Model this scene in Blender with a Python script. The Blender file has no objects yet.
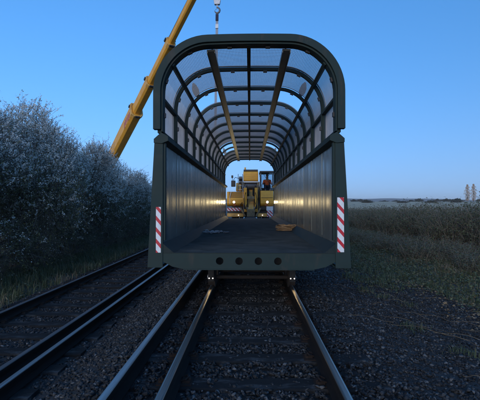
import bpy, bmesh, math, random
import numpy as np
from mathutils import Vector, Matrix

R = math.radians
rng = np.random.default_rng(7)
random.seed(7)
scene = bpy.context.scene
COL = scene.collection

# ------------------------------------------------------------------ camera
cam = bpy.data.objects.new('camera', bpy.data.cameras.new('camera'))
COL.objects.link(cam)
cam.data.sensor_width = 36.0
cam.data.lens = 36.0 * 405 / 480
cam.data.clip_start = 0.05
cam.data.clip_end = 20000
cam.location = (-0.03, 0.0, 1.53)
cam.rotation_euler = (R(90 + 0.707), 0, R(1.414))
scene.camera = cam

# ------------------------------------------------------------------ sky, sun, exposure
SUN_ELEV, SUN_AZ = 12.0, -158.0          # azimuth from +Y, clockwise positive: behind the camera, to the left
world = bpy.data.worlds.new('World'); scene.world = world
world.use_nodes = True
wn, wl = world.node_tree.nodes, world.node_tree.links
for n in list(wn): wn.remove(n)
w_out = wn.new('ShaderNodeOutputWorld'); w_bg = wn.new('ShaderNodeBackground'); w_sky = wn.new('ShaderNodeTexSky')
w_sky.sky_type = 'NISHITA'; w_sky.sun_disc = False
w_sky.sun_elevation = R(SUN_ELEV); w_sky.sun_rotation = R(-SUN_AZ)
w_sky.air_density = 1.2; w_sky.dust_density = 0.2; w_sky.ozone_density = 3.5
w_bg.inputs['Strength'].default_value = 0.15
# evening sky: the blue of the upper sky reaches down to the horizon all the way round
w_tc = wn.new('ShaderNodeTexCoord'); w_up = wn.new('ShaderNodeVectorMath'); w_up.operation = 'ADD'; w_up.inputs[1].default_value = (0, 0, 0.36)
w_nm = wn.new('ShaderNodeVectorMath'); w_nm.operation = 'NORMALIZE'
wl.new(w_tc.outputs['Generated'], w_up.inputs[0]); wl.new(w_up.outputs[0], w_nm.inputs[0]); wl.new(w_nm.outputs[0], w_sky.inputs['Vector'])
w_hs = wn.new('ShaderNodeHueSaturation'); w_hs.inputs['Saturation'].default_value = 1.2; w_hs.inputs['Value'].default_value = 1.5; w_hs.inputs['Hue'].default_value = 0.506
wl.new(w_sky.outputs[0], w_hs.inputs['Color']); 
w_sp = wn.new('ShaderNodeSeparateXYZ'); wl.new(w_tc.outputs['Generated'], w_sp.inputs[0])
w_ab = wn.new('ShaderNodeMath'); w_ab.operation = 'ABSOLUTE'; wl.new(w_sp.outputs['Z'], w_ab.inputs[0])
w_iv = wn.new('ShaderNodeMath'); w_iv.operation = 'SUBTRACT'; w_iv.inputs[0].default_value = 1.0; wl.new(w_ab.outputs[0], w_iv.inputs[1])
w_pw = wn.new('ShaderNodeMath'); w_pw.operation = 'POWER'; w_pw.inputs[1].default_value = 8.0; wl.new(w_iv.outputs[0], w_pw.inputs[0])
w_ml = wn.new('ShaderNodeMath'); w_ml.operation = 'MULTIPLY'; w_ml.inputs[1].default_value = 0.85; wl.new(w_pw.outputs[0], w_ml.inputs[0])
w_mx = wn.new('ShaderNodeMix'); w_mx.data_type = 'RGBA'; w_mx.inputs['B'].default_value = (1.45, 1.95, 2.65, 1)
wl.new(w_ml.outputs[0], w_mx.inputs['Factor']); wl.new(w_hs.outputs[0], w_mx.inputs['A']); wl.new(w_mx.outputs['Result'], w_bg.inputs[0]); wl.new(w_bg.outputs[0], w_out.inputs[0])

sun = bpy.data.objects.new('sun', bpy.data.lights.new('sun', 'SUN'))
COL.objects.link(sun)
sun.data.energy = 1.15; sun.data.angle = R(40); sun.data.color = (1.0, 0.91, 0.80)
az = R(SUN_AZ); el = R(SUN_ELEV)
sd = Vector((math.sin(az) * math.cos(el), math.cos(az) * math.cos(el), math.sin(el)))
sun.rotation_euler = (-sd).to_track_quat('-Z', 'Y').to_euler()
sun.location = (-20, -20, 12)

scene.view_settings.view_transform = 'Standard'
scene.view_settings.look = 'None'
scene.view_settings.gamma = 1.0
scene.view_settings.use_curve_mapping = False
scene.view_settings.exposure = 0.8

# ------------------------------------------------------------------ materials
def mat(name, c1, c2=None, rough=0.6, metal=0.0, scale=6.0, bump=0.0, bscale=40.0, detail=5.0,
        spread=(0.35, 0.68), stretch=None, emit=None, estr=0.0, rvar=0.0, coat=0.0, wear=None, spec=None):
    m = bpy.data.materials.new(name); m.use_nodes = True
    nt = m.node_tree; b = nt.nodes['Principled BSDF']
    b.inputs['Roughness'].default_value = rough; b.inputs['Metallic'].default_value = metal
    b.inputs['Base Color'].default_value = (*c1, 1)
    if spec is not None: b.inputs['Specular IOR Level'].default_value = spec
    if coat: b.inputs['Coat Weight'].default_value = coat
    co = nt.nodes.new('ShaderNodeTexCoord'); vec = co.outputs['Object']
    if stretch:
        mp = nt.nodes.new('ShaderNodeMapping'); mp.inputs['Scale'].default_value = stretch
        nt.links.new(vec, mp.inputs[0]); vec = mp.outputs[0]
    if c2:
        no = nt.nodes.new('ShaderNodeTexNoise'); no.inputs['Scale'].default_value = scale; no.inputs['Detail'].default_value = detail
        no.inputs['Roughness'].default_value = 0.65
        nt.links.new(vec, no.inputs['Vector'])
        rp = nt.nodes.new('ShaderNodeValToRGB')
        rp.color_ramp.elements[0].color = (*c1, 1); rp.color_ramp.elements[1].color = (*c2, 1)
        rp.color_ramp.elements[0].position = spread[0]; rp.color_ramp.elements[1].position = spread[1]
        nt.links.new(no.outputs['Fac'], rp.inputs[0]); nt.links.new(rp.outputs[0], b.inputs['Base Color'])
        if wear:   # scuffs and dust streaks
            n3 = nt.nodes.new('ShaderNodeTexNoise'); n3.inputs['Scale'].default_value = wear[1]; n3.inputs['Detail'].default_value = 9; n3.inputs['Roughness'].default_value = 0.75
            mp3 = nt.nodes.new('ShaderNodeMapping'); mp3.inputs['Scale'].default_value = (1, 1, .22); nt.links.new(co.outputs['Object'], mp3.inputs[0]); nt.links.new(mp3.outputs[0], n3.inputs['Vector'])
            r3 = nt.nodes.new('ShaderNodeValToRGB'); r3.color_ramp.elements[0].position = wear[2]; r3.color_ramp.elements[1].position = wear[2] + .14
            nt.links.new(n3.outputs['Fac'], r3.inputs[0])
            mx3 = nt.nodes.new('ShaderNodeMix'); mx3.data_type = 'RGBA'; mx3.inputs['B'].default_value = (*wear[0], 1)
            nt.links.new(r3.outputs[0], mx3.inputs['Factor']); nt.links.new(rp.outputs[0], mx3.inputs['A']); nt.links.new(mx3.outputs['Result'], b.inputs['Base Color'])
        if rvar:
            mr = nt.nodes.new('ShaderNodeMapRange'); mr.inputs['From Min'].default_value = spread[0]; mr.inputs['From Max'].default_value = spread[1]
            mr.inputs['To Min'].default_value = rough; mr.inputs['To Max'].default_value = min(1, rough + rvar)
            nt.links.new(no.outputs['Fac'], mr.inputs['Value']); nt.links.new(mr.outputs[0], b.inputs['Roughness'])
    if bump:
        n2 = nt.nodes.new('ShaderNodeTexNoise'); n2.inputs['Scale'].default_value = bscale; n2.inputs['Detail'].default_value = 4
        nt.links.new(vec, n2.inputs['Vector'])
        bm_ = nt.nodes.new('ShaderNodeBump'); bm_.inputs['Strength'].default_value = bump; bm_.inputs['Distance'].default_value = 0.02
        nt.links.new(n2.outputs['Fac'], bm_.inputs['Height']); nt.links.new(bm_.outputs[0], b.inputs['Normal'])
    if emit:
        b.inputs['Emission Color'].default_value = (*emit, 1); b.inputs['Emission Strength'].default_value = estr
    return m

def island_mat(name, cols, rough=0.8, transl=0.0, bump=0.0, spec=None):
    """colour picked at random for each loose piece of a mesh"""
    m = bpy.data.materials.new(name); m.use_nodes = True
    nt = m.node_tree; b = nt.nodes['Principled BSDF']; b.inputs['Roughness'].default_value = rough
    if spec is not None: b.inputs['Specular IOR Level'].default_value = spec
    g = nt.nodes.new('ShaderNodeNewGeometry'); rp = nt.nodes.new('ShaderNodeValToRGB')
    el = rp.color_ramp.elements
    el[0].color = (*cols[0], 1); el[1].color = (*cols[-1], 1)
    for i, c in enumerate(cols[1:-1], 1):
        e = el.new(i / (len(cols) - 1)); e.color = (*c, 1)
    nt.links.new(g.outputs['Random Per Island'], rp.inputs[0]); nt.links.new(rp.outputs[0], b.inputs['Base Color'])
    if transl:
        tr = nt.nodes.new('ShaderNodeBsdfTranslucent'); mx = nt.nodes.new('ShaderNodeMixShader'); mx.inputs[0].default_value = transl
        nt.links.new(rp.outputs[0], tr.inputs[0]); nt.links.new(b.outputs[0], mx.inputs[1]); nt.links.new(tr.outputs[0], mx.inputs[2])
        nt.links.new(mx.outputs[0], nt.nodes['Material Output'].inputs[0])
    if bump:
        co = nt.nodes.new('ShaderNodeTexCoord'); n2 = nt.nodes.new('ShaderNodeTexNoise'); n2.inputs['Scale'].default_value = 60
        nt.links.new(co.outputs['Object'], n2.inputs['Vector'])
        bm_ = nt.nodes.new('ShaderNodeBump'); bm_.inputs['Strength'].default_value = bump; bm_.inputs['Distance'].default_value = 0.02
        nt.links.new(n2.outputs['Fac'], bm_.inputs['Height']); nt.links.new(bm_.outputs[0], b.inputs['Normal'])
    return m

def stripe_mat(name, ca, cb, freq, duty=0.5, axes=(1, 0, 1), rough=0.5):
    m = bpy.data.materials.new(name); m.use_nodes = True
    nt = m.node_tree; b = nt.nodes['Principled BSDF']; b.inputs['Roughness'].default_value = rough
    co = nt.nodes.new('ShaderNodeTexCoord')
    dp = nt.nodes.new('ShaderNodeVectorMath'); dp.operation = 'DOT_PRODUCT'; dp.inputs[1].default_value = axes
    nt.links.new(co.outputs['Object'], dp.inputs[0])
    mu = nt.nodes.new('ShaderNodeMath'); mu.operation = 'MULTIPLY'; mu.inputs[1].default_value = freq
    fr = nt.nodes.new('ShaderNodeMath'); fr.operation = 'FRACT'
    gt = nt.nodes.new('ShaderNodeMath'); gt.operation = 'GREATER_THAN'; gt.inputs[1].default_value = duty
    nt.links.new(dp.outputs['Value'], mu.inputs[0]); nt.links.new(mu.outputs[0], fr.inputs[0]); nt.links.new(fr.outputs[0], gt.inputs[0])
    no = nt.nodes.new('ShaderNodeTexNoise'); no.inputs['Scale'].default_value = 18
    nt.links.new(co.outputs['Object'], no.inputs['Vector'])
    mx = nt.nodes.new('ShaderNodeMix'); mx.data_type = 'RGBA'
    mx.inputs['A'].default_value = (*ca, 1); mx.inputs['B'].default_value = (*cb, 1)
    nt.links.new(gt.outputs[0], mx.inputs['Factor'])
    m2 = nt.nodes.new('ShaderNodeMix'); m2.data_type = 'RGBA'; m2.blend_type = 'MULTIPLY'; m2.inputs['Factor'].default_value = 0.35
    nt.links.new(mx.outputs['Result'], m2.inputs['A']); nt.links.new(no.outputs['Fac'], m2.inputs['B'])
    nt.links.new(m2.outputs['Result'], b.inputs['Base Color'])
    return m

M = {}
M['paint'] = mat('dark_green_steel_paint', (0.013, 0.027, 0.025), (0.021, 0.038, 0.036), 0.55, 0, 3.0, 0.06, 25, rvar=0.2, spec=.22, wear=((0.05, 0.042, 0.034), 3.0, .58))
M['wallpaint'] = mat('dark_green_panel_paint', (0.14, 0.158, 0.148), (0.19, 0.205, 0.19), 0.20, 0.3, 2.2, 0.03, 9, stretch=(1, 1, .12), rvar=0.18, wear=((0.13, 0.13, 0.12), 2.5, .60))
M['kerbpaint'] = mat('grey_green_kerb_paint', (0.012, 0.02, 0.02), (0.02, 0.03, 0.029), 0.65, 0, 5, 0.08, 30, spec=.2, wear=((0.04, 0.042, 0.038), 4, .60))
M['meshwire'] = mat('galvanised_wire', (0.36, 0.36, 0.38), (0.46, 0.46, 0.48), 0.6, 0.0, 6)
M['deck'] = mat('black_grit_deck', (0.034, 0.043, 0.043), (0.085, 0.093, 0.09), 0.95, 0, 2.5, 0.6, 120, detail=8, spec=.2)
M['tray'] = mat('galvanised_tray', (0.17, 0.165, 0.15), (0.25, 0.24, 0.21), 0.4, 0.3, 5)
M['black'] = mat('black_metal', (0.012, 0.012, 0.014), (0.022, 0.022, 0.024), 0.5, 0, 8)
M['rubber'] = mat('black_rubber', (0.012, 0.012, 0.012), (0.03, 0.028, 0.026), 0.85, 0, 10, 0.3, 60)
M['rail_head'] = mat('polished_rail_head', (0.40, 0.365, 0.33), (0.22, 0.195, 0.175), 0.28, 1.0, 3, stretch=(14, .25, 14), rvar=0.2)
M['rail_dull'] = mat('dull_rail_head', (0.10, 0.082, 0.075), (0.17, 0.15, 0.14), 0.5, 0.5, 3, stretch=(10, .3, 10), rvar=0.2)
M['rail_bare'] = mat('bare_scale_rail_head', (0.42, 0.40, 0.385), (0.30, 0.28, 0.265), 0.42, 0.9, 3, stretch=(8, .3, 8), rvar=0.15)
M['rail_bare_b'] = mat('brownish_spare_rail_head', (0.34, 0.31, 0.29), (0.22, 0.19, 0.17), 0.40, 0.9, 3, stretch=(8, .3, 8), rvar=0.2)
M['rail_side'] = mat('rusty_rail_side', (0.007, 0.006, 0.0055), (0.016, 0.011, 0.009), 0.9, 0, 9, 0.3, 50, stretch=(1, .2, 1), spec=.2)
M['sleeper'] = mat('weathered_sleeper', (0.012, 0.0125, 0.013), (0.11, 0.11, 0.11), 0.95, 0, 2.2, 0.6, 30, detail=9, spread=(.52, .80), stretch=(1, 3.0, 1), spec=.2)
M['chair'] = mat('rusty_rail_chair', (0.014, 0.010, 0.009), (0.028, 0.019, 0.015), 0.9, 0, 14, spec=.2)
M['yellow'] = mat('crane_yellow_paint', (0.80, 0.38, 0.035), (0.64, 0.29, 0.03), 0.5, 0, 2.5, spread=(.4, .75), rvar=0.15, wear=((0.28, 0.16, 0.05), 2.6, .60))
M['yellow_dirty'] = mat('grimy_yellow_paint', (0.66, 0.36, 0.08), (0.30, 0.17, 0.06), 0.55, 0, 3.5, 0.1, 30, detail=8, spread=(.45, .75))
M['beige'] = mat('dusty_tan_steel', (0.30, 0.22, 0.11), (0.12, 0.085, 0.05), 0.6, 0, 5, detail=7)
M['rust'] = mat('brown_rusty_steel', (0.026, 0.017, 0.013), (0.014, 0.011, 0.009), 0.85, 0, 8, 0.2, 40)
M['grey'] = mat('grey_steel', (0.16, 0.17, 0.18), (0.11, 0.11, 0.12), 0.5, 0.3, 6)
M['white'] = mat('white_paint', (0.72, 0.72, 0.71), (0.55, 0.55, 0.54), 0.5, 0, 5)
M['red'] = mat('red_marking', (0.45, 0.05, 0.045), (0.36, 0.06, 0.05), 0.45, 0, 6)
M['redwhite'] = stripe_mat('red_white_hazard', (0.85, 0.85, 0.85), (0.62, 0.012, 0.03), 5.7, 0.60, (1.15, 0, 1.0))
M['chevron'] = stripe_mat('red_white_chevron', (0.75, 0.75, 0.75), (0.5, 0.02, 0.03), 5.0, 0.5, (1, 0, 1))
M['sling'] = mat('grey_webbing', (0.34, 0.36, 0.40), (0.26, 0.28, 0.32), 0.85, 0, 20)
M['rope'] = mat('steel_rope', (0.07, 0.07, 0.075), (0.12, 0.12, 0.12), 0.6, 0.4, 30)
M['tanrope'] = mat('brown_hemp_rope', (0.42, 0.26, 0.13), (0.25, 0.15, 0.08), 0.9, 0, 15, 0.4, 50)
M['chain'] = mat('galvanised_chain', (0.48, 0.48, 0.5), (0.32, 0.32, 0.33), 0.45, 0.4, 15)
M['ground'] = mat('rough_soil_and_turf', (0.035, 0.038, 0.026), (0.075, 0.068, 0.048), 0.95, 0, 0.8, 0.5, 6, detail=9)
M['ballast_bed'] = mat('ballast_fines', (0.01, 0.0105, 0.011), (0.026, 0.026, 0.027), 0.95, 0, 30, 1.0, 45, detail=9)
M['field'] = mat('dry_pale_grass_field', (0.46, 0.34, 0.19), (0.30, 0.22, 0.12), 0.95, 0, 0.05, detail=8)
M['hill'] = mat('far_hill_woods', (0.05, 0.06, 0.06), (0.09, 0.095, 0.08), 0.95, 0, 0.006, detail=8)
M['stone'] = island_mat('ballast_stone', [(0.015, 0.016, 0.017), (0.034, 0.035, 0.037), (0.025, 0.025, 0.025), (0.052, 0.053, 0.055), (0.03, 0.031, 0.033), (0.13, 0.13, 0.13)], 0.95, bump=0.5, spec=.15)
M['leaf'] = island_mat('blackthorn_leaf', [(0.09, 0.10, 0.036), (0.165, 0.17, 0.06), (0.12, 0.122, 0.045), (0.23, 0.225, 0.09)], 0.6, 0.3)
M['blossom'] = island_mat('white_blossom', [(0.80, 0.77, 0.71), (0.90, 0.87, 0.80), (0.72, 0.69, 0.63)], 0.8, 0.45)
M['twig'] = mat('grey_brown_bark', (0.07, 0.06, 0.052), (0.13, 0.115, 0.10), 0.9, 0, 12)
M['cane'] = island_mat('bramble_cane', [(0.13, 0.105, 0.08), (0.20, 0.16, 0.12), (0.10, 0.085, 0.068), (0.32, 0.265, 0.19)], 0.85)
M['bleaf'] = island_mat('bramble_leaf', [(0.045, 0.066, 0.03), (0.085, 0.11, 0.05), (0.10, 0.09, 0.055), (0.07, 0.09, 0.045)], 0.7, 0.2)
M['grass'] = island_mat('verge_grass', [(0.04, 0.062, 0.026), (0.075, 0.10, 0.042), (0.09, 0.105, 0.05), (0.15, 0.135, 0.08)], 0.75, 0.25)
M['straw'] = island_mat('dead_stalk', [(0.20, 0.155, 0.09), (0.12, 0.09, 0.06), (0.28, 0.22, 0.14), (0.09, 0.07, 0.05)], 0.9)
M['poplar'] = island_mat('pale_poplar_twigs', [(0.50, 0.34, 0.22), (0.38, 0.26, 0.17), (0.60, 0.43, 0.28)], 0.9, 0.2)
M['fartree'] = island_mat('distant_shrub_leaf', [(0.03, 0.04, 0.025), (0.06, 0.065, 0.04), (0.085, 0.07, 0.05)], 0.9, 0.15)
M['lamp'] = mat('headlamp_lens', (0.9, 0.85, 0.7), None, 0.2, emit=(1.0, 0.76, 0.40), estr=14)
M['marker'] = mat('marker_lamp_lens', (0.9, 0.88, 0.85), None, 0.3, emit=(1.0, 0.93, 0.85), estr=.7)
M['hivis'] = mat('orange_hi_vis_cloth', (0.70, 0.13, 0.03), (0.55, 0.10, 0.03), 0.8, 0, 12)
M['navy'] = mat('navy_cloth', (0.02, 0.025, 0.05), (0.03, 0.035, 0.06), 0.9, 0, 14)
M['skin'] = mat('skin', (0.45, 0.27, 0.20), (0.40, 0.22, 0.16), 0.6, 0, 20)

def glass_mat():
    m = bpy.data.materials.new('cab_glass'); m.use_nodes = True
    nt = m.node_tree; nt.nodes.remove(nt.nodes['Principled BSDF'])
    gl = nt.nodes.new('ShaderNodeBsdfGlossy'); gl.inputs['Roughness'].default_value = 0.03
    tr = nt.nodes.new('ShaderNodeBsdfTransparent'); tr.inputs[0].default_value = (0.80, 0.86, 0.9, 1)
    fr = nt.nodes.new('ShaderNodeFresnel'); fr.inputs[0].default_value = 1.5
    mx = nt.nodes.new('ShaderNodeMixShader')
    nt.links.new(fr.outputs[0], mx.inputs[0]); nt.links.new(tr.outputs[0], mx.inputs[1]); nt.links.new(gl.outputs[0], mx.inputs[2])
    nt.links.new(mx.outputs[0], nt.nodes['Material Output'].inputs[0])
    return m
M['glass'] = glass_mat()

# ------------------------------------------------------------------ mesh helpers
def tag(o, label=None, cat=None, group=None, kind=None):
    if label: o['label'] = label
    if cat: o['category'] = cat
    if group: o['group'] = group
    if kind: o['kind'] = kind
    return o

def thing(name, label, cat, loc=(0, 0, 0), rz=0.0, group=None):
    o = bpy.data.objects.new(name, None); COL.objects.link(o)
    o.empty_display_size = 0.3
    o.location = loc; o.rotation_euler = (0, 0, rz)
    return tag(o, label, cat, group)

def link(name, me, parent=None, loc=None, rot=None, scale=None):
    o = bpy.data.objects.new(name, me); COL.objects.link(o)
    if parent is not None: o.parent = parent
    if loc is not None: o.location = loc
    if rot is not None: o.rotation_euler = rot
    if scale is not None: o.scale = scale
    return o

def copy_tree(o, parent=None):
    c = o.copy(); COL.objects.link(c); c.parent = parent
    for ch in list(o.children):
        copy_tree(ch, c)
    return c

class MB:
    def __init__(self): self.v = []; self.f = []; self.mi = []; self.cur = 0
    def add(self, vs, fs):
        n = len(self.v)
        self.v += [tuple(p) for p in vs]
        self.f += [tuple(i + n for i in f) for f in fs]
        self.mi += [self.cur] * len(fs)
        return self
    def box(self, x0, x1, y0, y1, z0, z1):
        v = [(x, y, z) for z in (z0, z1) for y in (y0, y1) for x in (x0, x1)]
        return self.add(v, [(0, 2, 3, 1), (4, 5, 7, 6), (0, 1, 5, 4), (2, 6, 7, 3), (0, 4, 6, 2), (1, 3, 7, 5)])
    def prism_y(self, poly, y0, y1):
        """polygon of (x, z), extruded along y"""
        n = len(poly)
        v = [(x, y0, z) for x, z in poly] + [(x, y1, z) for x, z in poly]
        f = [tuple(range(n)), tuple(range(2 * n - 1, n - 1, -1))] + [(i, n + i, n + (i + 1) % n, (i + 1) % n) for i in range(n)]
        return self.add(v, f)
    def prism_x(self, poly, x0, x1):
        n = len(poly)
        v = [(x0, y, z) for y, z in poly] + [(x1, y, z) for y, z in poly]
        f = [tuple(range(n)), tuple(range(2 * n - 1, n - 1, -1))] + [(i, n + i, n + (i + 1) % n, (i + 1) % n) for i in range(n)]
        return self.add(v, f)
    def bar(self, a, b, w, h=None, up=(0, 0, 1), w2=None, h2=None):
        """rectangular bar from a to b"""
        a, b = Vector(a), Vector(b); h = h or w; w2 = w2 or w; h2 = h2 or h
        d = (b - a).normalized(); up = Vector(up)
        if abs(d.dot(up)) > 0.98: up = Vector((0, 1, 0))
        s = d.cross(up).normalized(); u = s.cross(d).normalized()
        v = []
        for p, ww, hh in ((a, w, h), (b, w2, h2)):
            v += [p - s * ww / 2 - u * hh / 2, p + s * ww / 2 - u * hh / 2, p + s * ww / 2 + u * hh / 2, p - s * ww / 2 + u * hh / 2]
        return self.add(v, [(3, 2, 1, 0), (4, 5, 6, 7), (0, 1, 5, 4), (1, 2, 6, 5), (2, 3, 7, 6), (3, 0, 4, 7)])
    def tube(self, pts, r, n=8, cap=True):
        pts = [Vector(p) for p in pts]
        rs = r if isinstance(r, (list, tuple)) else [r] * len(pts)
        v = []; f = []
        for i, p in enumerate(pts):
            d = (pts[min(i + 1, len(pts) - 1)] - pts[max(i - 1, 0)]).normalized()
            up = Vector((0, 0, 1)) if abs(d.z) < 0.95 else Vector((0, 1, 0))
            s = d.cross(up).normalized(); u = s.cross(d)
            for k in range(n):
                a = 2 * math.pi * k / n
                v.append(p + (s * math.cos(a) + u * math.sin(a)) * rs[i])
        for i in range(len(pts) - 1):
            for k in range(n):
                k2 = (k + 1) % n
                f.append((i * n + k, i * n + k2, (i + 1) * n + k2, (i + 1) * n + k))
        if cap:
            f.append(tuple(range(n - 1, -1, -1))); f.append(tuple((len(pts) - 1) * n + k for k in range(n)))
        return self.add(v, f)
    def mesh(self, name, mats, smooth=False):
        me = bpy.data.meshes.new(name)
        me.from_pydata(self.v, [], self.f)
        for m in (mats if isinstance(mats, (list, tuple)) else [mats]): me.materials.append(m)
        if any(self.mi): me.polygons.foreach_set('material_index', self.mi)
        bm = bmesh.new(); bm.from_mesh(me); bmesh.ops.recalc_face_normals(bm, faces=bm.faces); bm.to_mesh(me); bm.free()
        if smooth: me.polygons.foreach_set('use_smooth', [True] * len(me.polygons))
        me.update()
        return me
    def build(self, name, mats, parent=None, bevel=0.0, smooth=False, **kw):
        o = link(name, self.mesh(name, mats, smooth), parent, **kw)
        if bevel:
            b = o.modifiers.new('bevel', 'BEVEL'); b.width = bevel; b.segments = 2; b.limit_method = 'ANGLE'; b.angle_limit = R(40)
        return o

def fast_mesh(name, verts, faces_flat, per, mats, smooth=False):
    """numpy arrays: verts (n,3), faces_flat (m,per)"""
    me = bpy.data.meshes.new(name)
    nv, nf = len(verts), len(faces_flat)
    me.vertices.add(nv); me.vertices.foreach_set('co', np.asarray(verts, np.float32).ravel())
    me.loops.add(nf * per); me.loops.foreach_set('vertex_index', np.asarray(faces_flat, np.int32).ravel())
    me.polygons.add(nf)
    me.polygons.foreach_set('loop_start', np.arange(0, nf * per, per, dtype=np.int32))
    me.polygons.foreach_set('loop_total', np.full(nf, per, np.int32))
    if smooth: me.polygons.foreach_set('use_smooth', np.ones(nf, bool))
    for m in (mats if isinstance(mats, (list, tuple)) else [mats]): me.materials.append(m)
    me.update(calc_edges=True); me.validate()
    return me

def unit(a): return a / np.maximum(np.linalg.norm(a, axis=1, keepdims=True), 1e-9)

def quads_at(P, D, L, W):
    """leaf shaped quads at P along D, length L, width W"""
    n = len(P)
    rnd = unit(rng.normal(size=(n, 3))); S = unit(np.cross(D, rnd))
    L = np.asarray(L)[:, None]; W = np.asarray(W)[:, None]
    v = np.stack([P, P + D * L * .5 + S * W * .5, P + D * L, P + D * L * .5 - S * W * .5], 1).reshape(-1, 3)
    return v, np.arange(4 * n).reshape(-1, 4)

def prisms(A, B, ra, rb):
    """three sided tapered sticks from A to B"""
    n = len(A); D = unit(B - A)
    ref = np.where(np.abs(D[:, 2:3]) > .9, np.array([[1., 0, 0]]), np.array([[0, 0, 1.]]))
    S = unit(np.cross(D, ref)); U = np.cross(S, D)
    ra = np.broadcast_to(np.asarray(ra, float), (n,))[:, None]; rb = np.broadcast_to(np.asarray(rb, float), (n,))[:, None]
    vs = []
    for C, r in ((A, ra), (B, rb)):
        for k in range(3):
            a = 2 * math.pi * k / 3
            vs.append(C + (S * math.cos(a) + U * math.sin(a)) * r)
    v = np.stack(vs, 1).reshape(-1, 3)
    base = (np.arange(n) * 6)[:, None]
    f = np.concatenate([base + np.array([[0, 1, 4, 3]]), base + np.array([[1, 2, 5, 4]]), base + np.array([[2, 0, 3, 5]])], 1).reshape(-1, 4)
    return v, f

def merge(parts):
    V, F, o = [], [], 0
    for v, f in parts:
        V.append(v); F.append(f + o); o += len(v)
    return np.concatenate(V), np.concatenate(F)

def smoothstep(a, b, x):
    t = np.clip((x - a) / (b - a), 0, 1); return t * t * (3 - 2 * t)

def vnoise(x, y, s=1.0, seed=0):
    return (np.sin(x * 1.7 * s + seed) * np.cos(y * 1.3 * s + seed * 2.1) + np.sin((x + y) * 2.9 * s + seed * .7) * .5 + np.cos((x * 1.1 - y * 2.3) * 1.9 * s + seed) * .4) / 1.9

# ------------------------------------------------------------------ the setting: ground, ballast, field, hills
LT_X, LT_Z = -3.68, -0.36           # the track alongside: centre line and rail head level

def ballast_z(x):
    return np.interp(x, [-5.75, -5.1, -2.35, -1.5, 1.5, 2.1, 4.2, 5.0], [-0.95, -0.575, -0.57, -0.215, -0.215, -0.26, -0.46, -0.75])

def ground_z(x, y):
    x = np.asarray(x, float); y = np.asarray(y, float)
    left = np.interp(x, [-14, -8, -5.6], [-0.55, -0.65, -0.74])
    right = np.interp(x, [4.6, 5.6, 9, 14], [-0.52, -0.42, -0.35, -0.25])
    base = np.where(x < 0, left, right) + 0.05 * vnoise(x, y, 1.0, 3)
    inside = (x > -5.3) & (x < 4.5) & (y < 118)
    base = np.where(inside, -1.2, base)
    rise = 4.4 * smoothstep(70, 330, y) * smoothstep(-200, 60, x)
    return base + rise

def sheet(name, xs, ys, zf, m, smooth=True):
    X, Y = np.meshgrid(xs, ys); Z = zf(X, Y)
    v = np.stack([X, Y, Z], -1).reshape(-1, 3)
    nx, ny = len(xs), len(ys)
    i = (np.arange(ny - 1)[:, None] * nx + np.arange(nx - 1)[None]).reshape(-1, 1)
    f = np.concatenate([i, i + 1, i + nx + 1, i + nx], 1)
    return link(name, fast_mesh(name, v, f, 4, m, smooth))

gx = np.unique(np.concatenate([np.linspace(-2700, -60, 40), np.linspace(-60, -15, 25), np.arange(-15, 20, .35), np.linspace(20, 80, 30), np.linspace(80, 3300, 50)]))
gy = np.unique(np.concatenate([np.linspace(-400, -10, 20), np.arange(-10, 50, .5), np.linspace(50, 140, 45), np.linspace(140, 500, 50), np.linspace(500, 2500, 30)]))
tag(sheet('ground', gx, gy, ground_z, M['ground']), kind='structure')
bxs = np.arange(-5.75, 5.01, .12); bys = np.concatenate([np.arange(-4, 30, .2), np.arange(30, 121, 1.0)])
tag(sheet('ballast_bed', bxs, bys, lambda x, y: ballast_z(x) + .018 * vnoise(x, y, 5, 1) + .012 * vnoise(x, y, 13, 4), M['ballast_bed']), kind='structure')
fx = np.linspace(14, 700, 60); fy = np.linspace(95, 420, 60)
tag(sheet('field', fx, fy, lambda x, y: ground_z(x, y) + .05, M['field']), kind='structure')

# far ridge
hx = np.linspace(-2600, 3200, 140); hy = np.array([1300, 1450, 1650, 1900, 2300])
def hill_z(x, y):
    prof = np.interp(y, [1300, 1450, 1650, 1900, 2300], [-4, 14, 27, 34, 20])
    return prof * (0.9 + .16 * np.sin(x / 310 + 1) + .08 * np.sin(x / 97) + .03 * np.sin(x / 31))
tag(sheet('hills', hx, hy, hill_z, M['hill']), kind='structure')

# ------------------------------------------------------------------ tracks
def rail_profile():
    h = 0.159
    half = [(0.0, -h), (0.07, -h), (0.07, -h + .011), (0.022, -h + .028), (0.009, -h + .045), (0.009, -.052), (0.034, -.036), (0.0355, -.010), (0.030, -.003), (0.018, 0.0)]
    pts = half[1:] + [(-x, z) for x, z in reversed(half[1:])]
    return pts

def rail_mesh(name, y0, y1, head):
    prof = rail_profile(); n = len(prof)
    mb = MB()
    ys = [y0, y1]
    v = [(x, y, z) for y in ys for x, z in prof]
    for k in range(n):
        k2 = (k + 1) % n
        top = prof[k][1] > -.011 and prof[k2][1] > -.011
        mb.cur = 1 if top else 0
        mb.add([v[k], v[k2], v[n + k2], v[n + k]], [(0, 1, 2, 3)])
    mb.cur = 0
    mb.add(v[:n], [tuple(range(n))]); mb.add(v[n:], [tuple(range(n - 1, -1, -1))])
    return mb.mesh(name, [M['rail_side'], head])

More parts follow.
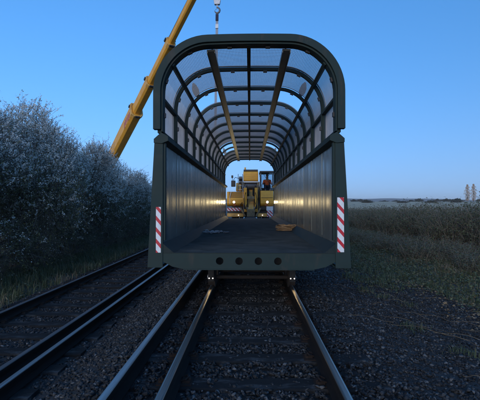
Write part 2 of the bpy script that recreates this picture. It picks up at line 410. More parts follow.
def sleeper_meshes():
    out = []
    for k in range(4):
        r = random.Random(k)
        mb = MB()
        nx = 14; x = [-1.3 + 2.6 * i / nx for i in range(nx + 1)]
        w = .127
        rows = []
        for xi in x:
            dz = r.uniform(-.006, .004); dw = r.uniform(-.006, .004)
            rows.append([(xi, -w - dw, -.13), (xi, -w - dw, -.012 + dz), (xi, -w + .014 - dw, dz), (xi, r.uniform(-.03, .03), dz + r.uniform(-.004, .004)), (xi, w - .014 + dw, dz), (xi, w + dw, -.012 + dz), (xi, w + dw, -.13)])
        v = [p for row in rows for p in row]
        f = [(i * 7 + j, i * 7 + j + 1, (i + 1) * 7 + j + 1, (i + 1) * 7 + j) for i in range(nx) for j in range(6)]
        f += [tuple(range(7)), tuple(nx * 7 + j for j in range(6, -1, -1))]
        mb.add(v, f); out.append(mb.mesh('sleeper', M['sleeper']))
    return out
SL = sleeper_meshes()

def chair_mesh():
    mb = MB()
    mb.box(-.17, .17, -.085, .085, 0.0, .013)
    for s in (-1, 1):
        mb.box(s * .075, s * .15, -.05, .05, .0131, .038)
        mb.tube([(s * .062, -.04, .034), (s * .11, -.055, .05), (s * .13, 0, .055), (s * .11, .055, .05), (s * .062, .04, .034)], .009, 5)
        mb.tube([(s * .145, -.02, .01), (s * .145, -.02, .05)], .014, 6)
    return mb.mesh('rail_chair', M['chair'])
CH = chair_mesh()

def track(name, label, x, z, y0, y1, pitch, off, head):
    t = thing(name, label, 'railway track', (x, 0, z))
    me = rail_mesh('rail', y0, y1, head)
    for s in (-1, 1):
        link('rail', me, t, (s * .7525, 0, 0))
    ys = []
    y = off; k = 0
    while y < y1:
        jit = rng.normal(0, .012)
        s = link('sleeper', SL[k % 4], t, (rng.normal(0, .012), y + jit, -.172 + rng.normal(0, .003)), (0, 0, rng.normal(0, .006) + (math.pi if k % 3 == 0 else 0)))
        if y < 34:
            for sx in (-1, 1):
                link('rail_chair', CH, s, (sx * .7525, 0, 0.0))
        ys.append(y + jit); y += pitch; k += 1
    return t, ys

_, sl_main = track('railway_track', 'running line with polished rails leading under the green bridge span', 0, 0, -3, 60, .625, -2.35, M['rail_head'])
_, sl_left = track('railway_track', 'lower track with dull rails along the foot of the blossoming hedge', LT_X, LT_Z, -3, 60, .65, -2.1, M['rail_dull'])

lr = link('loose_rail', rail_mesh('loose_rail', -2.5, 17.0, M['rail_bare']), None, (-1.215, 0, -.012))
lr.rotation_euler = (0, 0, 0)
tag(lr, 'bare pale spare rail lying on sleeper ends just left of the running line', 'rail')
lr2 = link('loose_rail', rail_mesh('loose_rail', -2.0, 16.0, M['rail_bare_b']), None, (-2.665, 0, LT_Z - .012))
tag(lr2, 'bare spare rail lying close beside the right rail of the lower track', 'rail')

# ballast stones: nobody could count them
def stone_templates(n):
    T = []
    for k in range(n):
        bm = bmesh.new()
        r = np.random.default_rng(100 + k)
        p = unit(r.normal(size=(9, 3))) * r.uniform(.75, 1.1, (9, 1)) * np.array([1, r.uniform(.7, .95), r.uniform(.55, .8)])
        for q in p: bm.verts.new(q)
        bmesh.ops.convex_hull(bm, input=bm.verts[:])
        for v in [v for v in bm.verts if not v.link_faces]: bm.verts.remove(v)
        bmesh.ops.triangulate(bm, faces=bm.faces[:])
        bm.verts.index_update()
        T.append((np.array([v.co[:] for v in bm.verts]), np.array([[v.index for v in f.verts] for f in bm.faces])))
        bm.free()
    return T
ST = stone_templates(14)

def stones(name, x0, x1, y0, y1, dens, s0, s1, label):
    n = int((x1 - x0) * (y1 - y0) * dens)
    x = rng.uniform(x0, x1, n); y = rng.uniform(y0, y1, n)
    keep = np.ones(n, bool)
    for rx in (-.7525, .7525, LT_X - .7525, LT_X + .7525, -1.215, -2.665): keep &= np.abs(x - rx) > .10
    for ys, cx in ((sl_main, 0.), (sl_left, LT_X)):
        ys = np.array(ys); d = np.abs(y[:, None] - ys[None]).min(1)
        on = (d < .15) & (np.abs(x - cx) < 1.32)
        ends = on & (np.abs(x - cx) > .92) if cx == 0 else on & (rng.random(n) < .10)
        keep &= ~on | ends | (rng.random(n) < .24)
    x, y = x[keep], y[keep]; n = len(x)
    s = rng.uniform(s0, s1, n) * np.where(rng.random(n) < .12, 1.35, 1.0)
    on_main = (np.abs(x) < 1.4) & (np.abs(x) > .92) if True else 0
    z = ballast_z(x) + np.where(on_main, .035, np.where(np.abs(x) < .66, .028, 0)) + .018 * vnoise(x, y, 5, 1) + .012 * vnoise(x, y, 13, 4) + s * rng.uniform(-.15, .45, n)
    ang = rng.uniform(0, 2 * math.pi, (n, 3)); which = rng.integers(0, len(ST), n)
    parts = []
    for k, (tv, tf) in enumerate(ST):
        idx = np.where(which == k)[0]
        if not len(idx): continue
        a, b = ang[idx, 0], (ang[idx, 1] - math.pi) * .25
        ca, sa, cb, sb = np.cos(a), np.sin(a), np.cos(b), np.sin(b)
        px, py, pz = tv[:, 0][None], tv[:, 1][None], tv[:, 2][None]
        y1_ = py * cb[:, None] - pz * sb[:, None]; z1_ = py * sb[:, None] + pz * cb[:, None]
        X = px * ca[:, None] - y1_ * sa[:, None]; Y = px * sa[:, None] + y1_ * ca[:, None]
        V = np.stack([X, Y, z1_], -1) * s[idx][:, None, None] + np.stack([x[idx], y[idx], z[idx]], -1)[:, None]
        F = tf[None] + (np.arange(len(idx)) * len(tv))[:, None, None]
        parts.append((V.reshape(-1, 3), F.reshape(-1, 3)))
    v, f = merge(parts)
    o = link(name, fast_mesh(name, v, f, 3, M['stone']))
    return tag(o, label, 'ballast', kind='stuff')
stones('ballast_stones', -5.6, 4.7, 1.3, 9.5, 1050, .015, .031, 'dark crushed stone ballast round the near sleepers')
stones('ballast_stones', -5.6, -1.1, 9.5, 26, 190, .026, .042, 'dark crushed stone ballast of the lower track further off')
stones('ballast_stones', 1.0, 4.7, 9.5, 26, 190, .026, .042, 'dark crushed stone ballast right of the bridge span')
stones('ballast_stones', -1.0, 1.0, 9.5, 20, 90, .026, .042, 'dark ballast in the shade under the bridge span')

# ------------------------------------------------------------------ the bridge span
BX, BY, BL, NB = -0.05, 6.2, 16.25, 13
BAY = BL / NB
IW, HB, HT, CR = 1.335, 2.66, 3.97, 0.70      # inner half width, base of hood, crown of hood, corner radius

def arch(off, n_arc=16, n_top=8, zb=HB):
    w, top, r = IW + off, HT + off, CR + off
    pts = [(-w, zb)]
    for i in range(n_arc + 1):
        a = math.pi - (math.pi / 2) * i / n_arc
        pts.append((-(w - r) + r * math.cos(a), top - r + r * math.sin(a)))
    for i in range(1, n_top):
        pts.append((-(w - r) + 2 * (w - r) * i / n_top, top))
    for i in range(n_arc + 1):
        a = math.pi / 2 - (math.pi / 2) * i / n_arc
        pts.append(((w - r) + r * math.cos(a), top - r + r * math.sin(a)))
    pts.append((w, zb))
    return [(x, z + (.045 * (1 - (x / w) ** 2) if z > HB + .05 else 0)) for x, z in pts]

def arch_band(mb, o0, o1, y0, y1, zb=HB):
    a, b = arch(o0, zb=zb), arch(o1, zb=zb); n = len(a)
    v = [(x, y0, z) for x, z in a] + [(x, y0, z) for x, z in b] + [(x, y1, z) for x, z in a] + [(x, y1, z) for x, z in b]
    f = []
    for i in range(n - 1):
        f += [(i, i + 1, n + i + 1, n + i), (2 * n + i, 3 * n + i, 3 * n + i + 1, 2 * n + i + 1), (i, 2 * n + i, 2 * n + i + 1, i + 1), (n + i, n + i + 1, 3 * n + i + 1, 3 * n + i)]
    f += [(0, n, 3 * n, 2 * n), (n - 1, 3 * n - 1, 4 * n - 1, 2 * n - 1)]
    mb.add(v, f)

span = thing('footbridge_span', 'dark green steel footbridge span with arched mesh hood sitting on rail trolleys', 'bridge', (BX, BY, 0))
# deck, beams, kerbs
DZ = 0.795
for k in range(6):
    y0 = BL / 6 * k
    MB().box(-1.322, 1.322, y0 + .012 + (.03 if k == 0 else 0), y0 + BL / 6 - .001, DZ - .03, DZ).build('deck_panel', M['deck'], span, bevel=.004)
def holed_beam(y0, y1):
    """end beam plate with four round holes and a chamfered lower edge"""
    bm = bmesh.new()
    outer = [(-1.3165, .79), (-1.3165, .66), (-1.17, .585), (-1.02, .552), (1.02, .552), (1.17, .585), (1.3165, .66), (1.3165, .79)]
    hx_, hz_, hr = [-.445, -.148, .148, .445], .672, .058
    # strips between holes so that each hole can be cut cleanly
    cuts = [-1.02] + [(hx_[i] + hx_[i + 1]) / 2 for i in range(3)] + [1.02]
    mb = MB(); N = 20
    def wall(poly):  # front and back faces
        pass
    fr = []
    for i in range(4):
        x0, x1 = (cuts[i] if i else -.6), (cuts[i + 1] if i < 3 else .6)
        # ring between the rectangle and the hole
        rect, circ = [], []
        angs = sorted([2 * math.pi * k / 16 + .05 for k in range(16)] + [math.atan2(zc - hz_, xc - hx_[i]) % (2 * math.pi) for zc in (.552, .79) for xc in (x0, x1)])
        for a in angs:
            c, s = math.cos(a), math.sin(a)
            rx = (x1 - hx_[i]) / c if c > 1e-6 else ((x0 - hx_[i]) / c if c < -1e-6 else 1e9)
            rz = (.79 - hz_) / s if s > 1e-6 else ((.552 - hz_) / s if s < -1e-6 else 1e9)
            t = min(rx, rz)
            rect.append((hx_[i] + c * t, hz_ + s * t)); circ.append((hx_[i] + c * hr, hz_ + s * hr))
        v = [(x, y0, z) for x, z in rect] + [(x, y0, z) for x, z in circ] + [(x, y1, z) for x, z in rect] + [(x, y1, z) for x, z in circ]
        f = []
        for k in range(N):
            k2 = (k + 1) % N
            f += [(k, k2, N + k2, N + k), (2 * N + k, 3 * N + k, 3 * N + k2, 2 * N + k2), (N + k, N + k2, 3 * N + k2, 3 * N + k)]
        mb.add(v, f)
    bm.free()
    mb.prism_y([(-1.3165, .79), (-1.3165, .66), (-1.17, .585), (-1.02, .552), (-.6, .552), (-.6, .79)], y0, y1)
    mb.prism_y([(.6, .79), (.6, .552), (1.02, .552), (1.17, .585), (1.3165, .66), (1.3165, .79)], y0, y1)
    return mb
holed_beam(0, .03).build('end_beam', M['paint'], span)
b2 = MB(); b2.box(-1.0, 1.0, -.012, .16, .535, .5515); b2.build('end_beam_flange', M['paint'], span, bevel=.003)
MB().box(-1.31, 1.31, -.006, .04, .7905, .8).build('deck_edge_angle', M['kerbpaint'], span, bevel=.002)
MB().box(-1.3, 1.3, .5, .52, .56, .76).build('cross_beam', M['black'], span)
holed_beam(BL - .03, BL).build('end_beam', M['paint'], span)
for k in range(1, 13):
    MB().box(-1.31, 1.31, BAY * k - .05, BAY * k + .05, .58, .755).build('cross_beam', M['paint'], span)
for s in (-1, 1):
    mb = MB(); poly = [(s * 1.15, DZ + .002), (s * 1.3275, DZ + .15), (s * 1.3275, DZ + .002)]
    mb.prism_y(poly, .0, BL).build('kerb_plate', M['kerbpaint'], span)
    # main longitudinal girder below the wall
    MB().box(min(s * 1.345, s * 1.50), max(s * 1.345, s * 1.50), .02, BL - .02, .575, .60).build('bottom_flange', M['paint'], span, bevel=.003)
    # closed end plates with their taper
    for y0, y1 in ((-.012, .012), (BL - .012, BL + .012)):
        poly = [(s * 1.318, .57), (s * 1.555, .57), (s * 1.452, 2.50), (s * 1.318, 2.50)]
        MB().prism_y(poly, y0, y1).build('end_plate', M['paint'], span, bevel=.004)
    # end upright, standing proud of the plate
    MB().box(min(s * 1.285, s * 1.333), max(s * 1.285, s * 1.333), .014, .10, DZ + .19, 2.49).build('end_upright', M['paint'], span, bevel=.004)
    # coping
    poly = [(s * 1.235, 2.515), (s * 1.235, 2.585), (s * 1.345, 2.645), (s * 1.458, 2.545), (s * 1.458, 2.485), (s * 1.335, 2.475)]
    MB().prism_y(poly, -.03, BL + .03).build('coping_rail', M['paint'], span, bevel=.004)
    # wall panels, one per bay, each slightly out of flat
    for k in range(NB):
        y0, y1 = BAY * k + .004, BAY * (k + 1) - .004
        nc = 12
        mb = MB(); v = []; f = []
        r = random.Random(k * 2 + (s > 0))
        dx = [r.uniform(-.0021, .0021) if 0 < j < nc else 0 for j in range(nc + 1)]
        zz = [DZ + .10, 1.4, 1.9, 2.474]
        for iz, z in enumerate(zz):
            for j in range(nc + 1):
                v.append((s * (1.335 + .012 * 0 + dx[j]), y0 + (y1 - y0) * j / nc, z))
        for iz in range(3):
            for j in range(nc):
                a = iz * (nc + 1) + j
                f.append((a, a + 1, a + nc + 2, a + nc + 1))
        # give it thickness
        n = len(v)
        v2 = [(x + s * .012, y, z) for x, y, z in v]
        f2 = [tuple(i + n for i in reversed(q)) for q in f]
        rim = []
        for j in range(nc): rim += [(j, j + n, j + 1 + n, j + 1), (3 * (nc + 1) + j, 3 * (nc + 1) + j + 1, 3 * (nc + 1) + j + 1 + n, 3 * (nc + 1) + j + n)]
        for iz in range(3):
            a, b = iz * (nc + 1), (iz + 1) * (nc + 1); rim += [(a, b, b + n, a + n), (a + nc, a + nc + n, b + nc + n, b + nc)]
        mb.add(v + v2, f + f2 + rim)
        mb.build('wall_panel', M['wallpaint'], span, smooth=False)
        # cover strip over the joint
        if k:
            MB().box(min(s * 1.3305, s * 1.336), max(s * 1.3305, s * 1.336), BAY * k - .014, BAY * k + .014, DZ + .19, 2.47).build('joint_strip', M['wallpaint'], span, bevel=.001)
    for k in range(1, NB):
        poly = [(s * 1.352, .605), (s * 1.545, .605), (s * 1.448, 2.47), (s * 1.352, 2.47)]
        MB().prism_y(poly, BAY * k - .008, BAY * k + .008).build('stiffener', M['paint'], span)

# hazard strips on the end plates
st = MB().box(-.0375, .0375, -.004, 0, 0, .70).build('hazard_strip', M['redwhite'], span, loc=(-1.385, -.0135, .80))
st['label'] = 'red and white striped strip on the left end plate'
st = MB().box(-.05, .05, -.004, 0, 0, .83).build('hazard_strip', M['redwhite'], span, loc=(1.395, -.0135, .815))
st['label'] = 'longer red and white striped strip on the right end plate'

# hood: end arches, ribs, purlins, mesh panels
def end_arch(y0, y1):
    mb = MB(); arch_band(mb, .016, .128, y0, y1, zb=HB + .03); return mb
end_arch(-.06, .045).build('end_arch', M['paint'], span, bevel=.005)
mb = MB(); arch_band(mb, -.012, .0118, -.02, .17); mb.build('arch_flange', M['paint'], span)
end_arch(BL - .045, BL + .06).build('end_arch', M['paint'], span, bevel=.005)
for k in range(1, NB):
    mb = MB(); arch_band(mb, .0, .056, -.012, .012); arch_band(mb, -.010, -.0005, -.034, .034)
    if k == 1: rib_me = mb.mesh('hood_rib', M['paint'])
    link('hood_rib', rib_me, span, (0, BAY * k, 0))

def arch_path(off):
    return np.array(arch(off, 14, 12))
P_ = arch_path(.078)
seg = np.linalg.norm(np.diff(P_, axis=0), axis=1); S_ = np.concatenate([[0], np.cumsum(seg)]); STOT = S_[-1]
def on_arch(s, d=0.0):
    s = np.atleast_1d(s)
    x = np.interp(s, S_, P_[:, 0]); z = np.interp(s, S_, P_[:, 1])
    e = 1e-3
    tx = np.interp(s + e, S_, P_[:, 0]) - np.interp(s - e, S_, P_[:, 0]); tz = np.interp(s + e, S_, P_[:, 1]) - np.interp(s - e, S_, P_[:, 1])
    l = np.hypot(tx, tz); nx, nz = -tz / l, tx / l     # outward normal
    return x + nx * d, z + nz * d, nx, nz
def s_of(x=None, z=None, left=True):
    ss = np.linspace(0, STOT / 2, 4000); X, Z, _, _ = on_arch(ss)
    q = ss[np.argmin(np.abs(X - x))] if x is not None else ss[np.argmin(np.abs(Z - z) + (X > -1.25) * 9)]
    return q if left else STOT - q
s_side, s_sh, s_wide, s_mid = s_of(z=3.20), None, s_of(x=-.60), STOT / 2
ss = np.linspace(0, STOT / 2, 4000); X, Z, _, _ = on_arch(ss); s_sh = ss[np.argmin(np.hypot(X + 1.26, Z - 3.78))]
purl = [(s_side, .04, -.085, -.02), (s_sh, .05, -.11, -.03), (s_wide, .13, -.12, -.095), (s_mid, .06, -.1, -.03)]
for s0, w, d0, d1 in purl:
    for q in ({s0, STOT - s0} if abs(s0 - s_mid) > .01 else {s0}):
        x, z, nx, nz = on_arch(q); x, z, nx, nz = x[0], z[0], nx[0], nz[0]
        tx, tz = nz, -nx
        poly = [(x + nx * d + tx * t, z + nz * d + tz * t) for d, t in ((d0, -w / 2), (d0, w / 2), (d1, w / 2), (d1, -w / 2))]
        ya = .175 if w > .1 else .02
        mb = MB().prism_y(poly, ya, BL - .02)
        if w > .1:   # upstands of the wide tray
            for t in (-w / 2, w / 2 - .012):
                mb.prism_y([(x + nx * d + tx * tt, z + nz * d + tz * tt) for d, tt in ((d0 - .03, t), (d0 - .03, t + .012), (d0 - .0005, t + .012), (d0 - .0005, t))], ya, BL - .02)
            mb.build('cable_tray', M['tray'], span)
        else:
            mb.build('purlin', M['paint'], span)
for s in (-1, 1):   # bottom rail of the hood on the coping
    MB().box(min(s * 1.35, s * 1.41), max(s * 1.35, s * 1.41), .02, BL - .02, 2.645, 2.70).build('hood_base_rail', M['paint'], span, bevel=.003)

WP, WR = .025, .0027
breaks = [0.03, s_side, s_sh, s_wide, s_mid, STOT - s_wide, STOT - s_sh, STOT - s_side, STOT - .03]
def panel_mesh(a, b):
    a += .006; b -= .006
    y0, y1 = .012, BAY - .012
    npt = max(2, int((b - a) / .11) + 1) if min(abs(a - s_wide), 9) > 0 else 3
    npt = max(3, int((b - a) / .10) + 2)
    A, B = [], []
    sp = np.linspace(a, b, npt)
    x, z, _, _ = on_arch(sp)
    for y in np.arange(y0, y1 + .001, WP):
        for i in range(npt - 1):
            A.append((x[i], y, z[i])); B.append((x[i + 1], y, z[i + 1]))
    sl = np.linspace(a, b, max(3, int(round((b - a) / WP)) + 1))
    x, z, _, _ = on_arch(sl, WR * 1.4)
    for i in range(len(sl)):
        A.append((x[i], y0, z[i])); B.append((x[i], y1, z[i]))
    v, f = prisms(np.array(A, float), np.array(B, float), WR, WR)
    # edge frame of the panel
    x, z, _, _ = on_arch(np.linspace(a, b, npt))
    A, B = [], []
    for y in (y0, y1):
        for i in range(npt - 1): A.append((x[i], y, z[i])); B.append((x[i + 1], y, z[i + 1]))
    for i in (0, npt - 1): A.append((x[i], y0, z[i])); B.append((x[i], y1, z[i]))
    v2, f2 = prisms(np.array(A, float), np.array(B, float), .009, .009)
    v, f = merge([(v, f), (v2, f2)])
    return fast_mesh('mesh_panel', v, f, 4, M['meshwire'])
PM = [panel_mesh(breaks[i], breaks[i + 1]) for i in range(8)]
missing = {(2, 2), (2, 5), (8, 2), (8, 5), (9, 2)}
for k in range(NB):
    for i in range(8):
        if (k, i) in missing: continue
        link('mesh_panel', PM[i], span, (0, BAY * k, 0))
# clamps along the front arch and the first ribs
cl = MB().box(-.035, .035, -.03, .03, -.016, .016).mesh('panel_clamp', M['black'])
for k in range(0, 5):
    for q in (s_side * .5, (s_side + s_sh) / 2, (s_sh + s_wide) / 2, (s_wide + s_mid) / 2):
        for qq in (q, STOT - q):
            x, z, nx, nz = on_arch(qq, -.098)
            link('panel_clamp', cl, span, (x[0], BAY * k + (.10 if k == 0 else .0), z[0]), (0, math.atan2(nx[0], nz[0]), 0))
# lifting lugs standing on the shoulders
lug_prof = [(math.sin(a) * .075 * (1 - .35 * max(0, math.cos(a))), math.cos(a) * .16) for a in np.linspace(0, 2 * math.pi, 18, endpoint=False)]
lug = MB().prism_y(lug_prof, -.012, .012).mesh('lifting_lug', M['grey'])
for k in (2, 6, 10):
    for s in (-1, 1):
        link('lifting_lug', lug, span, (s * 1.16, BAY * k + .02, 4.02), (0, s * R(18), 0))

# ------------------------------------------------------------------ rail trolleys under the span
MARK = 0.5
def trolley(label, y, lit):
    t = thing('rail_trolley', label, 'trolley', (0, y, 0), group='rail trolleys under the span')
    MB().box(-.95, .95, -.55, .55, .36, .44).build('frame', M['rust'], t, bevel=.006)
    for s in (-1, 1):
        MB().box(s * .62 - .09, s * .62 + .09, -.5, .5, .441, .534).build('packing_timber', M['sleeper'], t, bevel=.006)
        for e in (-1, 1):
            w = MB()
            prof = [(-.06, .0), (-.06, .16), (.045, .158), (.045, .185), (.07, .183), (.07, 0)]
            # wheel: tread rests on the rail head, flange inside
            v = []; n = 20
            for k in range(n):
                a = 2 * math.pi * k / n
                for px, pr in prof: v.append((-s * px, pr * math.cos(a), pr * math.sin(a)))
            f = [(k * 6 + j, k * 6 + j + 1, ((k + 1) % n) * 6 + j + 1, ((k + 1) % n) * 6 + j) for k in range(n) for j in range(5)]
            w.add(v, f)
            wo = w.build('wheel', M['rust'], t, smooth=False, loc=(s * .7525, e * .38, .162))
            MB().tube([(s * .061, 0, 0), (s * .085, 0, 0)], .045, 10).build('hub_cap', M['chain'], wo)
            MB().box(s * .7525 - .035, s * .7525 + .035, e * .38 - .07, e * .38 + .07, .19, .362).build('axle_box', M['rust'], t, bevel=.006)
            if e < 0:   # pair of small marker lamps on a plate hanging in front of the wheel
                MB().box(s * .7525 - .055, s * .7525 + .055, -.605, -.59, .115, .43).build('lamp_plate', M['rubber'], t, bevel=.003)
                for dx in (-.034, .034):
                    MB().tube([(s * .7525 + dx, -.6055, .175), (s * .7525 + dx, -.618, .175)], [.013, .010], 10).build('marker_lamp', M['marker'], t)
                if lit:
                    l = bpy.data.lights.new('marker_light', 'SPOT'); l.energy = MARK; l.spot_size = R(100); l.spot_blend = .6; l.color = (1.0, .72, .36); l.shadow_soft_size = .02
                    lo = bpy.data.objects.new('marker_light', l); COL.objects.link(lo); lo.parent = t; lo.location = (s * .7525, -.645, .175); lo.rotation_euler = (R(75), 0, R(180))
    for e in (-1, 1):
        MB().tube([(-.69, e * .38, .162), (.69, e * .38, .162)], .035, 10).build('axle', M['rust'], t)
    return t
trolley('rusty rail trolley with small wheels under the near end of the span', 8.1, True)
trolley('rusty rail trolley under the far end of the span', 20.6, False)

# ------------------------------------------------------------------ things lying on the deck
def chain_sling(loc, label):
    t = thing('chain_sling', label, 'chain', loc)
    r = random.Random(3); pts = []
    for k in range(46):
        a = k * .42; rad = .12 + .10 * math.sin(k * .37) + .05 * r.random()
        pts.append(Vector((math.cos(a) * rad * 1.7 + r.uniform(-.02, .02), math.sin(a) * rad * 1.3, .018 + .022 * r.random() + .02 * (k % 5 == 0))))
    n = 12
    lk = MB(); ring = []
    for i in range(n):
        a = 2 * math.pi * i / n
        ring.append((math.cos(a) * .042, math.sin(a) * .020, 0))
    lk.tube(ring + [ring[0]], .008, 5, cap=False); me = lk.mesh('link', M['chain'], True)
    for i, p in enumerate(pts):
        q = pts[(i + 1) % len(pts)]
        link('link', me, t, p, (R(90) if i % 2 else R(15), r.uniform(-.2, .2), math.atan2(q.y - p.y, q.x - p.x)))
    h = MB(); h.tube([(.34 + .07 * math.cos(a), .02 + .07 * math.sin(a), .025) for a in np.linspace(-2.2, 2.2, 12)], [.012 + .010 * math.sin(i / 11 * math.pi) for i in range(12)], 8)
    h.build('hook', M['grey'], t, smooth=True)
    return t
chain_sling((-1.00, 10.55, DZ), 'pale chain sling heaped at the left side of the deck')

def rope_pile(loc, label):
    t = thing('rope_coil', label, 'rope', loc)
    r = random.Random(9); pts = []
    for k in range(150):
        a = k * .33; rad = .17 + .06 * math.sin(k * .11) + .03 * r.random()
        pts.append((math.cos(a) * rad * 1.25 + .04 * math.sin(k * .05), math.sin(a) * rad, .018 + .17 * (k / 150) * (1 - .3 * r.random())))
    MB().tube(pts, .017, 6).build('coil', M['tanrope'], t, smooth=True)
    e = [(.2, -.1, .02), (.33, -.2, .019), (.42, -.12, .019), (.5, -.22, .019)]
    MB().tube(e, .016, 6).build('loose_end', M['tanrope'], t, smooth=True)
    return t
rope_pile((1.0, 11.6, DZ), 'brown rope coil heaped at the right side of the deck')

# ------------------------------------------------------------------ yellow rail crane at the far end
def wheel_mesh(r, w, name, m, n=28):
    mb = MB(); prof = [(-w / 2, r * .45), (-w / 2, r * .9), (-w * .42, r), (w * .42, r), (w / 2, r * .9), (w / 2, r * .45)]
    v = []
    for k in range(n):
        a = 2 * math.pi * k / n
        for px, pr in prof: v.append((px, pr * math.cos(a), pr * math.sin(a)))
    f = [(k * 6 + j, k * 6 + (j + 1) % 6, ((k + 1) % n) * 6 + (j + 1) % 6, ((k + 1) % n) * 6 + j) for k in range(n) for j in range(6)]
    mb.add(v, f); return mb.mesh(name, m)
def rim_mesh(r, w, m, n=20):
    mb = MB(); mb.tube([(-w / 2, 0, 0), (-w * .3, 0, 0), (w * .3, 0, 0), (w / 2, 0, 0)], [r * .45, r * .46, r * .46, r * .45], n); return mb.mesh('rim', m)

MY = 25.0
rc = thing('rail_crane', 'yellow road-rail crane with lit headlamps beyond the far end of the bridge span', 'crane', (0, MY, 0))
Yl = M['yellow']; Yd = M['yellow_dirty']
MB().box(-1.05, 1.05, .5, 5.6, .78, 1.22).build('chassis', M['black'], rc, bevel=.02)
# front frame and bumper
MB().box(-1.45, -.42, .05, .45, .80, 1.02).build('front_step', Yd, rc, bevel=.02)
MB().box(.42, 1.30, .05, .45, .80, 1.02).build('front_step', Yd, rc, bevel=.02)
MB().box(-1.45, -.55, .02, .06, 1.16, 1.36).build('marker_board', M['chevron'], rc, bevel=.004)
MB().box(-1.42, -.45, .08, .5, 1.04, 1.15).build('tool_tray', M['black'], rc, bevel=.01)
MB().prism_x([(.15, 1.52), (.05, 1.62), (.05, 1.86), (.25, 2.36), (1.6, 2.40), (1.6, 1.45), (.3, 1.45)], -1.46, -.40).build('fender', Yl, rc, bevel=.02)
MB().prism_x([(.15, 1.52), (.05, 1.62), (.05, 1.90), (.2, 2.42), (2.2, 2.42), (2.2, 1.45), (.3, 1.45)], .62, 1.42).build('cab_base', Yl, rc, bevel=.02)
MB().box(-1.15, -.48, .3, 2.5, 1.22, 1.448).build('engine_bay', M['black'], rc, bevel=.01)
MB().box(.60, 1.25, .3, 2.5, 1.22, 1.448).build('engine_bay', M['black'], rc, bevel=.01)
# white box with chevron plate, lower right
MB().box(1.02, 1.36, -.02, .04, .80, 1.18).build('marker_board', M['chevron'], rc, bevel=.004)
MB().box(.98, 1.38, .00, .42, 1.19, 1.44).build('locker', M['white'], rc, bevel=.01)
for s in (-1, 1):
    MB().tube([(s * .74 + .0, .049, .90), (s * .74, .02, .90)], .035, 12).build('work_lamp', M['marker'], rc)
# headlamps
for s, lx in ((-1, -1.02), (1, 1.04)):
    h = MB().tube([(lx, .12, 1.71), (lx, .0, 1.71)], [.06, .09], 16).build('headlight', M['white'], rc)
    MB().tube([(0, -.012, 0), (0, -.001, 0)], [.05, .058], 16).build('lens', M['lamp'], h, loc=(lx, 0, 1.71))
# counterweight box on top and its mount
MB().prism_x([(.9, 3.05), (.82, 3.12), (.82, 3.60), (.95, 3.68), (2.6, 3.68), (2.6, 3.05)], -.46, .50).build('winch_housing', Yl, rc, bevel=.025)
MB().box(-.44, .48, .9, 2.5, 3.681, 3.80).build('housing_lid', M['black'], rc, bevel=.01)
MB().box(-.50, .54, .80, .88, 2.96, 3.045).build('housing_sill', M['white'], rc, bevel=.008)
MB().box(-.62, .58, 1.6, 4.2, 1.9, 3.04).build('turret', Yd, rc, bevel=.02)
# twin uprights and central boom folded down to the front
for x0, x1 in ((-.56, -.38), (.42, .60)):
    MB().prism_x([(.35, 1.05), (.35, 1.6), (.9, 3.0), (1.5, 3.0), (1.1, 1.05)], x0, x1).build('boom_mount', M['beige'], rc, bevel=.012)
bo = MB().bar((.02, 1.7, 2.85), (.02, -.05, 1.05), .42, .46, w2=.36, h2=.36).build('boom', Yd, rc, bevel=.015)
MB().box(-.22, .26, -.28, .10, .82, 1.28).build('boom_head', M['beige'], rc, bevel=.015)
for x in (-.16, .20):
    MB().tube([(x, .72, 1.78), (x, -.02, 1.30)], .045, 10).build('ram_rod', M['chain'], rc)
    MB().tube([(x, 1.1, 2.52), (x, .66, 2.16)], .075, 12).build('ram_barrel', M['black'], rc)
MB().box(-.21, .25, -.02, .10, 1.9, 2.06).build('yoke', M['beige'], rc, bevel=.01)
for s in (-1, 1):
    MB().bar((s * .34, .02, .85), (s * .62, .02, 1.35), .10, .10).build('brace', M['beige'], rc)
    MB().bar((s * .36, -.05, 1.30), (s * .44, .25, 1.95), .07, .07).build('hose_guard', M['rust'], rc)
    MB().tube([(s * .30, .0, 2.3), (s * .40, -.1, 1.9), (s * .36, -.12, 1.5), (s * .25, -.12, 1.2)], .022, 6).build('hose', M['rubber'], rc, smooth=True)
# pipework, pins and small fittings of the front
rm = random.Random(5)
for k in range(14):
    x = rm.uniform(-.55, .58); z0 = rm.uniform(1.9, 2.8); z1 = rm.uniform(.9, 1.6); x2 = x + rm.uniform(-.18, .18)
    MB().tube([(x, .30, z0), (x + rm.uniform(-.06, .06), .10, (z0 + z1) / 2 + .1), (x2, .02, z1 + .15), (x2, .12, z1)], rm.choice((.014, .02, .026)), 6).build('hydraulic_hose', rm.choice((M['rubber'], M['rubber'], M['rust'], M['chain'])), rc, smooth=True)
for x, z, r_ in ((-.47, 2.72, .07), (.51, 2.72, .07), (-.47, 1.62, .09), (.51, 1.62, .09), (-.47, 1.2, .055), (.51, 1.2, .055)):
    MB().tube([(x, .34 + .4 * (z > 2.5), z), (x, .22 + .4 * (z > 2.5), z)], r_, 14).build('pivot_pin', M['grey'], rc)
for s in (-1, 1):
    MB().tube([(s * .86, .02, .62), (s * .86, .02, .79)], .03, 8).build('tow_pin', M['rust'], rc)
    MB().box(s * .98 - .07, s * .98 + .07, .035, .0495, 1.50, 1.56).build('indicator', M['red'], rc, bevel=.004)
for k in range(5):
    MB().box(-1.36, -.50, .085 + .029 * k, .10 + .029 * k, 2.0 + .078 * k, 2.03 + .078 * k).build('grille_bar', M['black'], rc)
for k in range(3):
    MB().box(-.40, .44, .812, .819, 3.2 + .14 * k, 3.215 + .14 * k).build('panel_seam', Yd, rc)
MB().box(.66, 1.38, .012, .048, 1.98, 1.995).build('panel_seam', M['black'], rc)
